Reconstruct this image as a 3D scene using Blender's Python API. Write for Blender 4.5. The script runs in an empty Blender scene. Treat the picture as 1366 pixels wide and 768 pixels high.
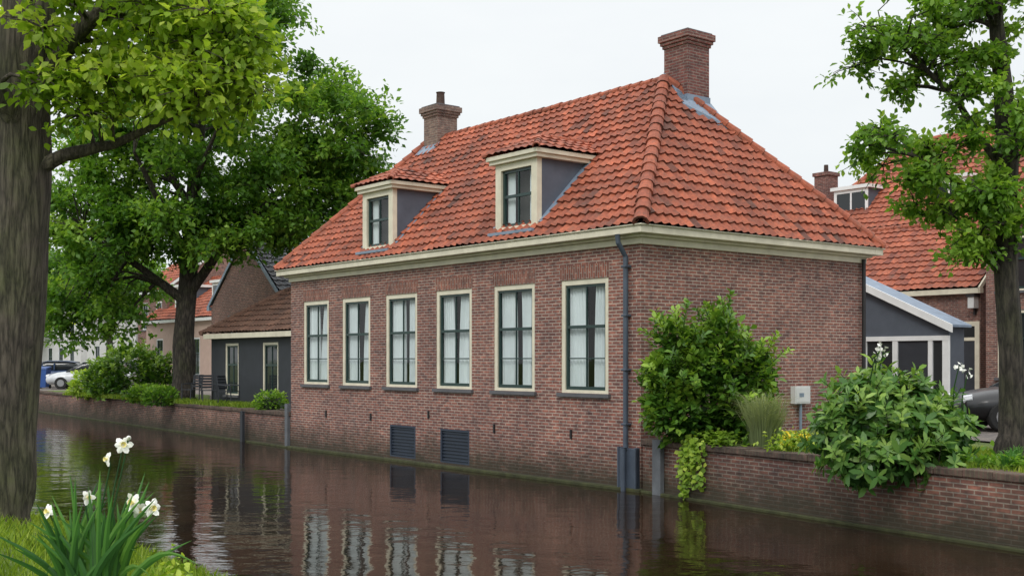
import bpy, bmesh, math, random
import numpy as np
from mathutils import Vector, Matrix, noise
random.seed(11); rng=np.random.default_rng(11)
scn=bpy.context.scene; col=scn.collection
TH=math.atan2(.625,.781)
cT,sT=math.cos(TH),math.sin(TH)
RV=Vector((cT,sT,0)); LV=Vector((-sT,cT,0))
C=Vector((2.35,21,0))
def HW(s,t,z=0): return C+RV*s+LV*t+Vector((0,0,z))

# ---------------------------------------------------------------- materials
def newmat(name):
    m=bpy.data.materials.new(name); m.use_nodes=True
    nt=m.node_tree; b=nt.nodes['Principled BSDF']
    return m,nt,b
def N(nt,t,**k):
    n=nt.nodes.new(t)
    for a,v in k.items():
        if a in n.inputs.keys(): n.inputs[a].default_value=v
        else: setattr(n,a,v)
    return n
def c4(c): return (c[0],c[1],c[2],1)
def mixc(nt,bt,fac,a,b):
    n=nt.nodes.new('ShaderNodeMix'); n.data_type='RGBA'; n.blend_type=bt
    for sock,val in ((n.inputs[0],fac),(n.inputs[6],a),(n.inputs[7],b)):
        if isinstance(val,bpy.types.NodeSocket): nt.links.new(val,sock)
        elif isinstance(val,(int,float)): sock.default_value=val
        else: sock.default_value=c4(val)
    return n.outputs[2]
def ramp(nt,src,stops):
    r=nt.nodes.new('ShaderNodeValToRGB'); e=r.color_ramp.elements
    e[0].position=stops[0][0]; e[0].color=c4(stops[0][1])
    e[1].position=stops[-1][0]; e[1].color=c4(stops[-1][1])
    for p,c in stops[1:-1]:
        x=e.new(p); x.color=c4(c)
    nt.links.new(src,r.inputs[0]); return r.outputs[0]
def noisen(nt,scale,detail=4,vec=None,rough=.55):
    n=nt.nodes.new('ShaderNodeTexNoise'); n.inputs['Scale'].default_value=scale
    n.inputs['Detail'].default_value=detail; n.inputs['Roughness'].default_value=rough
    if vec is not None: nt.links.new(vec,n.inputs['Vector'])
    return n.outputs[0]
def tc(nt,o): return nt.nodes.new('ShaderNodeTexCoord').outputs[o]
def mapping(nt,vec,scale=(1,1,1),rot=(0,0,0)):
    m=nt.nodes.new('ShaderNodeMapping'); nt.links.new(vec,m.inputs[0])
    m.inputs['Scale'].default_value=scale; m.inputs['Rotation'].default_value=rot
    return m.outputs[0]
def bump(nt,b,h,strength=.5,dist=.01):
    n=nt.nodes.new('ShaderNodeBump'); n.inputs['Strength'].default_value=strength
    n.inputs['Distance'].default_value=dist; nt.links.new(h,n.inputs['Height'])
    nt.links.new(n.outputs[0],b.inputs['Normal'])
def plain(name,c,rough=.6,var=.15,metal=0,bs=30,bd=.002,scale=3):
    m,nt,b=newmat(name)
    o=tc(nt,'Object'); n=noisen(nt,scale,6,o,.65)
    g=ramp(nt,n,[(.3,(1-var,)*3),(.7,(1+var*.6,)*3)])
    nt.links.new(mixc(nt,'MULTIPLY',1.0,c,g),b.inputs['Base Color'])
    b.inputs['Roughness'].default_value=rough; b.inputs['Metallic'].default_value=metal
    bump(nt,b,noisen(nt,bs,3,o),.4,bd)
    return m
def brick(name,c1,c2,mortar,bw=.215,bh=.064,ms=.0105,rot=0,wet=True,stain=.35):
    m,nt,b=newmat(name)
    uv=mapping(nt,tc(nt,'UV'),rot=(0,0,rot))
    br=nt.nodes.new('ShaderNodeTexBrick'); nt.links.new(uv,br.inputs['Vector'])
    br.inputs['Scale'].default_value=1; br.inputs['Brick Width'].default_value=bw
    br.inputs['Row Height'].default_value=bh; br.inputs['Mortar Size'].default_value=ms
    br.inputs['Mortar Smooth'].default_value=.2
    br.inputs['Color1'].default_value=c4(c1); br.inputs['Color2'].default_value=c4(c2)
    br.inputs['Mortar'].default_value=c4(mortar)
    g=nt.nodes.new('ShaderNodeNewGeometry').outputs['Position']
    n1=ramp(nt,noisen(nt,.9,6,g,.6),[(.3,(1-stain,1-stain,1-stain*.9)),(.7,(1.12,1.1,1.08))])
    x=mixc(nt,'MULTIPLY',1.0,br.outputs[0],n1)
    n2=ramp(nt,noisen(nt,12,3,mapping(nt,uv,scale=(.5,1,1)),.6),[(.3,(.52,.53,.57)),(.7,(1.38,1.31,1.25))])
    x=mixc(nt,'MULTIPLY',1.0,x,n2)
    n3=ramp(nt,noisen(nt,1.7,7,mapping(nt,g,scale=(1,1,.5)),.7),[(.60,(0,0,0)),(.75,(.25,.25,.25))])
    x=mixc(nt,'MIX',n3,x,(.34,.30,.28))
    if wet:
        sp=nt.nodes.new('ShaderNodeSeparateXYZ'); nt.links.new(g,sp.inputs[0])
        ad=nt.nodes.new('ShaderNodeMath'); ad.operation='MULTIPLY_ADD'
        nt.links.new(noisen(nt,2.5,5,g,.6),ad.inputs[0]); ad.inputs[1].default_value=-.9
        nt.links.new(sp.outputs[2],ad.inputs[2])
        mp=nt.nodes.new('ShaderNodeMapRange'); nt.links.new(ad.outputs[0],mp.inputs[0])
        mp.inputs[1].default_value=-.35; mp.inputs[2].default_value=.35; mp.inputs[3].default_value=.9; mp.inputs[4].default_value=0
        x=mixc(nt,'MIX',mp.outputs[0],x,(.035,.032,.018))
    nt.links.new(x,b.inputs['Base Color']); b.inputs['Roughness'].default_value=.85
    inv=nt.nodes.new('ShaderNodeMath'); inv.operation='SUBTRACT'; inv.inputs[0].default_value=1
    nt.links.new(br.outputs['Fac'],inv.inputs[1]); bump(nt,b,inv.outputs[0],.8,.008)
    return m
def tilemat(name,a,bm_,c,dirt=.4):
    m,nt,b=newmat(name)
    at=N(nt,'ShaderNodeAttribute',attribute_name='var').outputs['Fac']
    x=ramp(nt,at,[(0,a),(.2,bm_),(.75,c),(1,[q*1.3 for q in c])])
    o=tc(nt,'Object')
    n1=ramp(nt,noisen(nt,.55,7,o,.65),[(.3,(1-dirt,1-dirt,1-dirt)),(.62,(1.08,1.08,1.08))])
    x=mixc(nt,'MULTIPLY',1.0,x,n1)
    n2=ramp(nt,noisen(nt,11,4,o,.7),[(.3,(.60,.60,.64)),(.7,(1.22,1.18,1.15))])
    x=mixc(nt,'MULTIPLY',1.0,x,n2)
    n3=ramp(nt,noisen(nt,4,7,o,.78),[(.50,(0,0,0)),(.72,(.65,.65,.65))])
    x=mixc(nt,'MIX',n3,x,(.12,.082,.06))
    nt.links.new(x,b.inputs['Base Color']); b.inputs['Roughness'].default_value=.75
    bump(nt,b,noisen(nt,40,3,o),.3,.003)
    return m
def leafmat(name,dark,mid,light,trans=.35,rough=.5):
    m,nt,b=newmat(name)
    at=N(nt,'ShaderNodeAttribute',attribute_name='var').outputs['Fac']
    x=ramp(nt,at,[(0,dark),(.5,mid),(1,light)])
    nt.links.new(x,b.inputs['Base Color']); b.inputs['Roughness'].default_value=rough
    b.inputs['Specular IOR Level'].default_value=.4
    tr=nt.nodes.new('ShaderNodeBsdfTranslucent')
    nt.links.new(mixc(nt,'MULTIPLY',1.0,x,(1.45,1.45,.7)),tr.inputs[0])
    mx=nt.nodes.new('ShaderNodeMixShader'); mx.inputs[0].default_value=trans
    out=nt.nodes['Material Output']
    nt.links.new(b.outputs[0],mx.inputs[1]); nt.links.new(tr.outputs[0],mx.inputs[2]); nt.links.new(mx.outputs[0],out.inputs[0])
    return m
def barkmat(name,a,b_,sc=(15,15,2.2)):
    m,nt,b=newmat(name)
    o=mapping(nt,tc(nt,'Object'),scale=sc)
    w=nt.nodes.new('ShaderNodeTexVoronoi'); w.feature='DISTANCE_TO_EDGE'
    nd=nt.nodes.new('ShaderNodeVectorMath'); nd.operation='MULTIPLY_ADD'
    nz=nt.nodes.new('ShaderNodeTexNoise'); nz.inputs['Scale'].default_value=1.2; nz.inputs['Detail'].default_value=5; nt.links.new(o,nz.inputs['Vector'])
    nt.links.new(nz.outputs['Color'],nd.inputs[0]); nd.inputs[1].default_value=(1.6,1.6,1.6); nt.links.new(o,nd.inputs[2])
    nt.links.new(nd.outputs[0],w.inputs['Vector']); w.inputs['Scale'].default_value=.8
    n=noisen(nt,2.5,8,o,.7)
    ma=nt.nodes.new('ShaderNodeMath'); ma.operation='MULTIPLY_ADD'; nt.links.new(w.outputs['Distance'],ma.inputs[0]); ma.inputs[1].default_value=.9
    mb_=nt.nodes.new('ShaderNodeMath'); mb_.operation='MULTIPLY'; nt.links.new(n,mb_.inputs[0]); mb_.inputs[1].default_value=.75; nt.links.new(mb_.outputs[0],ma.inputs[2])
    h=ma.outputs[0]
    x=ramp(nt,h,[(.32,a),(.66,b_)])
    g=ramp(nt,noisen(nt,1.5,4,tc(nt,'Object'),.6),[(.45,(1,1,1)),(.7,(.8,1.0,.62))])
    nt.links.new(mixc(nt,'MULTIPLY',1.0,x,g),b.inputs['Base Color'])
    b.inputs['Roughness'].default_value=.95; bump(nt,b,h,1.0,.05); return m

M_brick=brick('brick_purple',(.33,.132,.098),(.175,.079,.068),(.42,.36,.31))
M_soldier=brick('brick_soldier',(.33,.115,.076),(.20,.076,.056),(.34,.28,.24),rot=math.pi/2,wet=False)
M_cbrick=brick('brick_canal',(.29,.125,.092),(.15,.075,.062),(.34,.29,.24),stain=.5)
M_coping=brick('brick_coping',(.15,.095,.075),(.09,.068,.052),(.13,.12,.08),bw=.065,bh=.5,ms=.008,wet=False,stain=.5)
M_bbrick=brick('brick_back',(.27,.12,.094),(.175,.085,.07),(.3,.25,.21),wet=False)
M_chbrick=brick('brick_chimney',(.24,.085,.07),(.14,.058,.05),(.27,.21,.18),wet=False)
M_chpale=brick('brick_chimney_pale',(.25,.17,.14),(.19,.12,.10),(.28,.24,.2),wet=False)
M_tile=tilemat('pantile_orange',(.11,.043,.03),(.29,.078,.042),(.41,.110,.053),.36)
M_tile2=tilemat('pantile_back',(.15,.045,.03),(.31,.085,.046),(.41,.116,.058),.32)
M_tilebrown=tilemat('pantile_brown',(.07,.035,.025),(.10,.05,.033),(.14,.07,.045),.4)
M_slate=tilemat('slate_grey',(.07,.075,.085),(.1,.105,.12),(.14,.15,.17),.3)
M_cream=plain('cream_paint',(.72,.67,.53),.5,.16)
M_white=plain('white_paint',(.78,.79,.78),.5,.1)
M_green=plain('dark_green_paint',(.018,.045,.042),.35,.15)
M_cheek=plain('slate_cheek',(.10,.115,.15),.7,.25,scale=2)
M_lead=plain('lead_flashing',(.20,.26,.34),.5,.25,scale=4)
M_pipe=plain('pipe_bluegrey',(.07,.09,.125),.45,.25)
M_grate=plain('vent_blue',(.03,.042,.066),.5,.2)
M_sill=plain('sill_stone',(.11,.11,.12),.6,.2)
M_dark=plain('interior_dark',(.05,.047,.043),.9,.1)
M_black=plain('black_tar_paint',(.03,.034,.042),.6,.2)
M_curtain=plain('curtain_white',(.74,.76,.78),.9,.06)
M_render_white=plain('render_white',(.6,.6,.58),.8,.1)
M_render_pink=plain('render_pink',(.5,.36,.30),.8,.1)
M_grey=plain('blue_grey_boards',(.085,.10,.125),.7,.12)
M_moss=plain('moss_ledge',(.05,.055,.02),.9,.5,scale=5,bs=12,bd=.02)
M_iron=plain('iron',(.02,.02,.022),.5,.2)
M_box=plain('meter_box',(.66,.67,.66),.5,.1)
M_concrete=plain('concrete_block',(.13,.14,.155),.85,.3)

def glass():
    m,nt,b=newmat('window_glass'); nt.nodes.remove(b)
    t=nt.nodes.new('ShaderNodeBsdfTransparent'); t.inputs[0].default_value=(.92,.97,.96,1)
    g=nt.nodes.new('ShaderNodeBsdfGlossy'); g.inputs['Roughness'].default_value=.02
    f=nt.nodes.new('ShaderNodeFresnel'); f.inputs[0].default_value=1.5
    gm=nt.nodes.new('ShaderNodeNewGeometry')
    iv=nt.nodes.new('ShaderNodeMath'); iv.operation='SUBTRACT'; iv.inputs[0].default_value=1; nt.links.new(gm.outputs['Backfacing'],iv.inputs[1])
    mu=nt.nodes.new('ShaderNodeMath'); mu.operation='MULTIPLY'; nt.links.new(f.outputs[0],mu.inputs[0]); nt.links.new(iv.outputs[0],mu.inputs[1])
    bp=nt.nodes.new('ShaderNodeBump'); bp.inputs['Strength'].default_value=.4; bp.inputs['Distance'].default_value=.006
    nt.links.new(noisen(nt,1.6,2,tc(nt,'Object')),bp.inputs['Height']); nt.links.new(bp.outputs[0],g.inputs['Normal'])
    mx=nt.nodes.new('ShaderNodeMixShader'); nt.links.new(mu.outputs[0],mx.inputs[0])
    nt.links.new(t.outputs[0],mx.inputs[1]); nt.links.new(g.outputs[0],mx.inputs[2])
    nt.links.new(mx.outputs[0],nt.nodes['Material Output'].inputs[0]); return m
M_glass=glass()
def darkglass():
    m,nt,b=newmat('dark_glass'); b.inputs['Base Color'].default_value=(.025,.03,.032,1)
    b.inputs['Roughness'].default_value=.06; bump(nt,b,noisen(nt,1.5,2,tc(nt,'Object')),.4,.01); return m
M_dglass=darkglass()
def water():
    m,nt,b=newmat('canal_water')
    g=nt.nodes.new('ShaderNodeNewGeometry').outputs['Position']
    nt.links.new(ramp(nt,noisen(nt,.5,4,g,.6),[(.35,(.012,.007,.004)),(.65,(.026,.015,.008))]),b.inputs['Base Color'])
    b.inputs['Roughness'].default_value=.02
    b.inputs['IOR'].default_value=1.28
    v=mapping(nt,g,scale=(1,1.25,1),rot=(0,0,.25))
    n1=noisen(nt,1.5,2,v,.45); n2=noisen(nt,6.5,3,v,.5)
    pm=ramp(nt,noisen(nt,.22,3,g,.5),[(.36,(.45,.45,.45)),(.62,(1,1,1))])
    ma=nt.nodes.new('ShaderNodeMath'); ma.operation='MULTIPLY_ADD'; nt.links.new(n2,ma.inputs[0]); ma.inputs[1].default_value=.20; nt.links.new(n1,ma.inputs[2])
    mu=nt.nodes.new('ShaderNodeMath'); mu.operation='MULTIPLY'; nt.links.new(ma.outputs[0],mu.inputs[0]); nt.links.new(pm,mu.inputs[1])
    bump(nt,b,mu.outputs[0],1.0,.016)
    return m
M_water=water()
def grassground(name,a,b_,c):
    m,nt,b=newmat(name); g=nt.nodes.new('ShaderNodeNewGeometry').outputs['Position']
    x=ramp(nt,noisen(nt,1.3,8,g,.7),[(.3,a),(.5,b_),(.72,c)])
    y=ramp(nt,noisen(nt,25,4,g,.7),[(.3,(.55,.55,.55)),(.7,(1.3,1.3,1.3))])
    nt.links.new(mixc(nt,'MULTIPLY',1.0,x,y),b.inputs['Base Color']); b.inputs['Roughness'].default_value=.95
    bump(nt,b,noisen(nt,30,4,g),1,.03); return m
M_grassg=grassground('grass_ground',(.06,.08,.018),(.11,.165,.028),(.18,.23,.045))
M_pave=brick('paving',(.24,.21,.19),(.18,.16,.145),(.12,.12,.10),bw=.2,bh=.1,ms=.008,wet=False,stain=.3)
L_A=leafmat('leaf_yellowgreen',(.12,.21,.02),(.29,.44,.045),(.52,.62,.11),.52)
L_B=leafmat('leaf_green',(.05,.13,.018),(.125,.27,.034),(.28,.44,.065),.48)
L_C=leafmat('leaf_green_fresh',(.065,.15,.02),(.165,.32,.042),(.33,.49,.085),.5)
L_dark=leafmat('leaf_laurel',(.03,.085,.016),(.095,.21,.028),(.32,.48,.065),.3,.33)
L_rho=leafmat('leaf_rhododendron',(.028,.09,.02),(.09,.21,.042),(.32,.47,.10),.3,.33)
L_lime=leafmat('leaf_lime',(.14,.25,.025),(.30,.45,.05),(.52,.62,.10),.4)
L_grass=leafmat('grass_blade',(.09,.15,.016),(.20,.31,.03),(.38,.46,.07),.42)
L_reed=leafmat('ornamental_grass',(.12,.16,.07),(.21,.26,.12),(.38,.41,.2),.3)
L_narc=leafmat('narcissus_leaf',(.025,.085,.022),(.065,.19,.04),(.16,.33,.06),.3,.4)
M_petal=plain('petal_white',(.9,.9,.84),.5,.05)
M_trump=plain('petal_cream_yellow',(.88,.78,.32),.5,.1)
M_yel=plain('flower_yellow',(.85,.65,.03),.5,.2)
BK_A=barkmat('bark_grey',(.035,.029,.023),(.14,.115,.092))
BK_B=barkmat('bark_dark',(.016,.013,.011),(.075,.062,.05),(12,12,2.5))

# ---------------------------------------------------------------- mesh helpers
def link(o,parent=None,M=None):
    col.objects.link(o)
    if parent: o.parent=parent
    if M is not None:
        if parent: o.matrix_local=M
        else: o.matrix_world=M
    return o
def empty(name,M=Matrix.Identity(4)):
    o=bpy.data.objects.new(name,None); col.objects.link(o); o.matrix_world=M; return o
def auto_uv(me):
    nl=len(me.loops)
    if nl==0: return
    uvl=me.uv_layers.new(name='UVMap')
    vi=np.empty(nl,dtype=np.int32); me.loops.foreach_get('vertex_index',vi)
    co=np.empty(len(me.vertices)*3,dtype=np.float32); me.vertices.foreach_get('co',co); co=co.reshape(-1,3)[vi]
    npol=len(me.polygons); n=np.empty(npol*3,dtype=np.float32); me.polygons.foreach_get('normal',n); n=n.reshape(-1,3)
    lt=np.empty(npol,dtype=np.int32); me.polygons.foreach_get('loop_total',lt)
    n=np.abs(np.repeat(n,lt,axis=0))
    top=n[:,2]>.7; xx=n[:,0]>n[:,1]
    u=np.where(top,co[:,0],np.where(xx,co[:,1],co[:,0])); v=np.where(top,co[:,1],co[:,2])
    uvl.data.foreach_set('uv',np.stack([u,v],1).astype(np.float32).ravel())
class MB:
    def __init__(s): s.v=[]; s.f=[]; s.m=[]
    def add(s,vs,fs,mi=0,M=None):
        k=len(s.v)
        for p in vs:
            p=Vector(p); s.v.append(tuple(M@p) if M is not None else tuple(p))
        for f in fs: s.f.append(tuple(i+k for i in f)); s.m.append(mi)
    def box(s,x0,x1,y0,y1,z0,z1,mi=0,M=None):
        s.add([(x0,y0,z0),(x1,y0,z0),(x1,y1,z0),(x0,y1,z0),(x0,y0,z1),(x1,y0,z1),(x1,y1,z1),(x0,y1,z1)],
              [(0,3,2,1),(4,5,6,7),(0,1,5,4),(1,2,6,5),(2,3,7,6),(3,0,4,7)],mi,M)
    def tube(s,pts,rads,n=8,mi=0,wob=0):
        pts=[Vector(p) for p in pts]; k=len(s.v)
        ref=Vector((0,0,1)) if abs((pts[-1]-pts[0]).normalized().z)<.8 else Vector((1,0,0))
        for i,p in enumerate(pts):
            d=(pts[min(i+1,len(pts)-1)]-pts[max(i-1,0)]).normalized()
            a=d.cross(ref).normalized(); b=d.cross(a)
            for j in range(n):
                an=2*math.pi*j/n; r=rads[i]
                if wob: r*=1+wob*noise.noise(Vector((math.cos(an)*1.6,math.sin(an)*1.6,i*.35+p.x)))
                s.v.append(tuple(p+a*math.cos(an)*r+b*math.sin(an)*r))
        for i in range(len(pts)-1):
            for j in range(n):
                q=k+i*n+j; q2=k+i*n+(j+1)%n
                s.f.append((q,q2,q2+n,q+n)); s.m.append(mi)
        s.f.append(tuple(k+j for j in range(n))); s.m.append(mi)
        s.f.append(tuple(k+(len(pts)-1)*n+j for j in range(n))[::-1]); s.m.append(mi)
    def build(s,name,parent=None,mats=(),smooth=False,M=None,bevel=0):
        me=bpy.data.meshes.new(name); me.from_pydata(s.v,[],s.f)
        for m in mats: me.materials.append(m)
        me.polygons.foreach_set('material_index',s.m)
        if smooth: me.polygons.foreach_set('use_smooth',[True]*len(s.f))
        me.update(); auto_uv(me)
        o=bpy.data.objects.new(name,me); link(o,parent,M)
        if bevel:
            b=o.modifiers.new('bevel','BEVEL'); b.width=bevel; b.segments=2; b.limit_method='ANGLE'
        return o
def fastmesh(name,V,k,mat,parent=None,var=None,smooth=False,mats=None,midx=None):
    V=np.asarray(V,dtype=np.float32); nv=len(V); nf=nv//k
    me=bpy.data.meshes.new(name); me.vertices.add(nv); me.vertices.foreach_set('co',V.ravel())
    me.loops.add(nv); me.loops.foreach_set('vertex_index',np.arange(nv,dtype=np.int32))
    me.polygons.add(nf); me.polygons.foreach_set('loop_start',np.arange(nf,dtype=np.int32)*k)
    for m in (mats or [mat]): me.materials.append(m)
    if midx is not None: me.polygons.foreach_set('material_index',midx)
    me.update(calc_edges=True)
    if var is not None:
        a=me.attributes.new('var','FLOAT','FACE'); a.data.foreach_set('value',np.clip(np.asarray(var,dtype=np.float32),0,1))
    o=bpy.data.objects.new(name,me); link(o,parent); return o
SH4=np.array([(0,0,0),(-.3,.45,.1),(0,1,-.08),(.3,.45,.1)])
SH6=np.array([(0,0,0),(-.2,.25,.05),(-.3,.6,.08),(0,1,-.1),(.3,.6,.08),(.2,.25,.05)])
SHLONG=np.array([(0,0,0),(-.13,.3,.03),(-.13,.7,.0),(0,1,-.12),(.13,.7,.0),(.13,.3,.03)])
def nrm(a): return a/np.maximum(np.linalg.norm(a,axis=1,keepdims=True),1e-6)
def leafverts(P,D,Nn,L,shape):
    D=nrm(D); S=nrm(np.cross(D,Nn)); N2=np.cross(S,D)
    L=np.asarray(L).reshape(-1,1,1)
    sh=shape[None]
    V=P[:,None,:]+L*(sh[:,:,0:1]*S[:,None,:]+sh[:,:,1:2]*D[:,None,:]+sh[:,:,2:3]*N2[:,None,:])
    return V.reshape(-1,3)
def wall(mb,F,W,z0,z1,ops,rev=.14,mi=0):
    xs=sorted(set([0,W]+[round(o[0],4) for o in ops]+[round(o[1],4) for o in ops]))
    zs=sorted(set([z0,z1]+[round(o[2],4) for o in ops]+[round(o[3],4) for o in ops]))
    for i in range(len(xs)-1):
        for j in range(len(zs)-1):
            cx=(xs[i]+xs[i+1])/2; cz=(zs[j]+zs[j+1])/2
            if any(o[0]<cx<o[1] and o[2]<cz<o[3] for o in ops): continue
            mb.add([(xs[i],0,zs[j]),(xs[i+1],0,zs[j]),(xs[i+1],0,zs[j+1]),(xs[i],0,zs[j+1])],[(0,1,2,3)],mi,F)
    for a,b,c,d in [o[:4] for o in ops]:
        mb.add([(a,0,c),(b,0,c),(b,0,d),(a,0,d),(a,rev,c),(b,rev,c),(b,rev,d),(a,rev,d)],
               [(0,4,5,1),(3,2,6,7),(0,3,7,4),(1,5,6,2)],mi,F)
RZ=lambda a: Matrix.Rotation(a,4,'Z')
TR=lambda x,y,z=0: Matrix.Translation((x,y,z))
def window(parent,F,xc,z0,w,h,full=True,frame_m=None,sash_m=None,name='window',fw=.10,rail=.60,cols=2,rb=2,rt=1,sill=True,proud=0.0):
    frame_m=frame_m or M_cream; sash_m=sash_m or M_green
    M=F@TR(xc,0,z0)
    mb=MB(); y0,y1=-proud-.004+.02,.115
    hw=w/2
    mb.box(-hw,-hw+fw,y0,y1,0,h,0); mb.box(hw-fw,hw,y0,y1,0,h,0)
    mb.box(-hw+fw,hw-fw,y0+.002,y1,h-fw,h,0); mb.box(-hw+fw,hw-fw,y0+.002,y1,0,fw*.6,0)
    a,b,c,d=-hw+fw,hw-fw,fw*.6,h-fw
    sw=.048; ys0,ys1=.045,.095
    mb.box(a,a+sw,ys0,ys1,c,d,1); mb.box(b-sw,b,ys0,ys1,c,d,1)
    mb.box(a+sw,b-sw,ys0,ys1,c,c+sw*1.4,1); mb.box(a+sw,b-sw,ys0,ys1,d-sw,d,1)
    zm=c+(d-c)*rail
    mb.box(a+sw,b-sw,ys0-.012,ys1,zm-.03,zm+.03,1)
    for i in range(1,cols):
        x=a+(b-a)*i/cols
        mb.box(x-.013,x+.013,ys0+.01,ys1-.01,c+sw*1.4,zm-.03,1); mb.box(x-.013,x+.013,ys0+.01,ys1-.01,zm+.03,d-sw,1)
    for i in range(1,rb):
        z=c+(zm-c)*i/rb; mb.box(a+sw,b-sw,ys0+.013,ys1-.013,z-.012,z+.012,1)
    for i in range(1,rt):
        z=zm+(d-zm)*i/rt; mb.box(a+sw,b-sw,ys0+.013,ys1-.013,z-.012,z+.012,1)
    if sill: mb.box(-hw-.07,hw+.07,-.07,.05,-.075,-.003,3)
    mb.add([(a,.075,c),(b,.075,c),(b,.075,d),(a,.075,d)],[(0,1,2,3)],2)
    if full:
        for sgn in (-1,1):
            n=70; o_=hw-.06; inner_t=random.uniform(.05,.2); inner_b=random.uniform(.0,.12); ph=random.uniform(0,6); fr=random.uniform(30,40)
            vs=[];fs=[]; nz=12
            for j in range(nz):
                q=j/(nz-1); z=.04+(h-.1)*q; inn=inner_b+(inner_t-inner_b)*q**2.2
                if sgn>0: inn*=1.3
                for i in range(n):
                    p=i/(n-1); x=sgn*(inn+(o_-inn)*p)
                    y=.165+.030*math.sin(p*fr+ph+q*.7)+.012*math.sin(p*71+ph*2)
                    vs.append((x,y,z))
            for j in range(nz-1):
                for i in range(n-1):
                    k=j*n+i; fs.append((k,k+1,k+n+1,k+n))
            mb.add(vs,fs,4)
    mb.v=[tuple(M@Vector(p)) for p in mb.v]
    o=mb.build(name,parent,[frame_m,sash_m,M_glass if full else M_dglass,M_sill,M_curtain])
    return o
def tile_poly(name,parent,A,B,Cc,D,mat,tw=.22,th=.27,ns=6,amp=.045,step=.042,hole=None):
    A,B,Cc,D=[Vector(p) for p in (A,B,Cc,D)]
    U=(B-A).normalized(); up=(D-A)-U*(D-A).dot(U)
    if up.length<1e-4: up=(Cc-A)-U*(Cc-A).dot(U)
    S=up.normalized(); Nn=U.cross(S)
    if Nn.z<0: Nn=-Nn
    W=(B-A).length; Lh=up.length
    nt_=max(1,round(W/tw)); tw=W/nt_; nr=max(1,round(Lh/th)); th=Lh/nr
    nu=nt_*ns+1; f=(np.arange(nu)/ns)%1.0
    prof=amp*(.5+.5*np.cos(2*np.pi*f))**1.3
    us=np.arange(nu)/ns*tw; ti=np.minimum((np.arange(nu)/ns).astype(int),nt_-1)
    V=[];var=[];F=[]
    an=np.array(A);un=np.array(U);sn=np.array(S);nn=np.array(Nn)
    tv=rng.random((nr,nt_)); jit=rng.normal(0,.006,(nr,nt_)); jv=rng.normal(0,.009,(nr,nt_))
    big=np.array([[noise.noise(Vector((i*.25,j*.3,W))) for i in range(nt_)] for j in range(nr)])
    tv=np.clip(tv*.75+.3*big+.10,0,1)
    sag=lambda u,v:.014*np.sin(u*.9+v)+.008*np.sin(u*2.3+1)
    for r in range(nr):
        for e,(v,hh) in enumerate(((r*th,step),((r+1)*th,0.0))):
            h=prof+hh+jit[r,ti]*(1 if e==0 else .3)+sag(us,v)
            vv_=v+(jv[r,ti] if e==0 and r>0 else (jv[min(r+1,nr-1),ti] if e==1 and r<nr-1 else 0))
            V.append(an+us[:,None]*un+(vv_*np.ones(nu))[:,None]*sn+h[:,None]*nn)
    V=np.concatenate(V)
    faces=[];vv=[]
    for r in range(nr):
        for e in (0,1):
            base=(2*r+e)*nu
            if e==1 and r==nr-1: break
            for i in range(nu-1):
                faces.append((base+i,base+i+1,base+nu+i+1,base+nu+i))
                rr=r if e==0 else r+1
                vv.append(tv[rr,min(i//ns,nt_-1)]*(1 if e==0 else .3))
    me=bpy.data.meshes.new(name); me.from_pydata(V.tolist(),[],faces)
    a=me.attributes.new('var','FLOAT','FACE'); a.data.foreach_set('value',vv)
    bm=bmesh.new(); bm.from_mesh(me)
    if hole:
        kill=[fc for fc in bm.faces if hole(fc.calc_center_median())]
        bmesh.ops.delete(bm,geom=kill,context='FACES')
    for P,Q,inside in ((A,D,B),(B,Cc,A)):
        d=Q-P
        if abs(d.normalized().dot(U))<1e-3: continue
        no=Nn.cross(d).normalized()
        if (inside-P).dot(no)>0: no=-no
        bmesh.ops.bisect_plane(bm,geom=bm.verts[:]+bm.edges[:]+bm.faces[:],plane_co=P,plane_no=no,clear_outer=True)
    bm.to_mesh(me); bm.free(); me.materials.append(mat); me.polygons.foreach_set('use_smooth',[True]*len(me.polygons))
    me.update(); auto_uv(me)
    try: me.set_sharp_from_angle(angle=math.radians(45))
    except Exception: pass
    o=bpy.data.objects.new(name,me); link(o,parent); return o
def caps(name,parent,lines,mat,r=.12,seg=.34):
    V=[];var=[];n=7
    for A,B in lines:
        A,B=Vector(A),Vector(B); d=(B-A); L=d.length; d.normalize()
        a=d.cross(Vector((0,0,1))).normalized(); u=a.cross(d)
        if u.z<0:u=-u
        k=max(1,round(L/seg)); s=L/k
        for i in range(k):
            jj=Vector((random.uniform(-.008,.008),random.uniform(-.008,.008),random.uniform(-.008,.008)))
            p0=A+d*(i*s-.03)+jj; p1=A+d*((i+1)*s+.01)+jj; v=random.random()
            for j in range(n):
                a0=math.radians(-20+220*j/n); a1=math.radians(-20+220*(j+1)/n)
                f=lambda an,rr,p:tuple(p+a*math.cos(an)*rr+u*(math.sin(an)*rr*.9))
                V+= [f(a0,r*1.15,p0),f(a1,r*1.15,p0),f(a1,r*.9,p1),f(a0,r*.9,p1)]; var.append(.25+v*.6)
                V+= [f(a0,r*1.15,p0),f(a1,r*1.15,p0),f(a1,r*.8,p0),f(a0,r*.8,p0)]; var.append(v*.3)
    return fastmesh(name,V,4,mat,parent,var)

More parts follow.
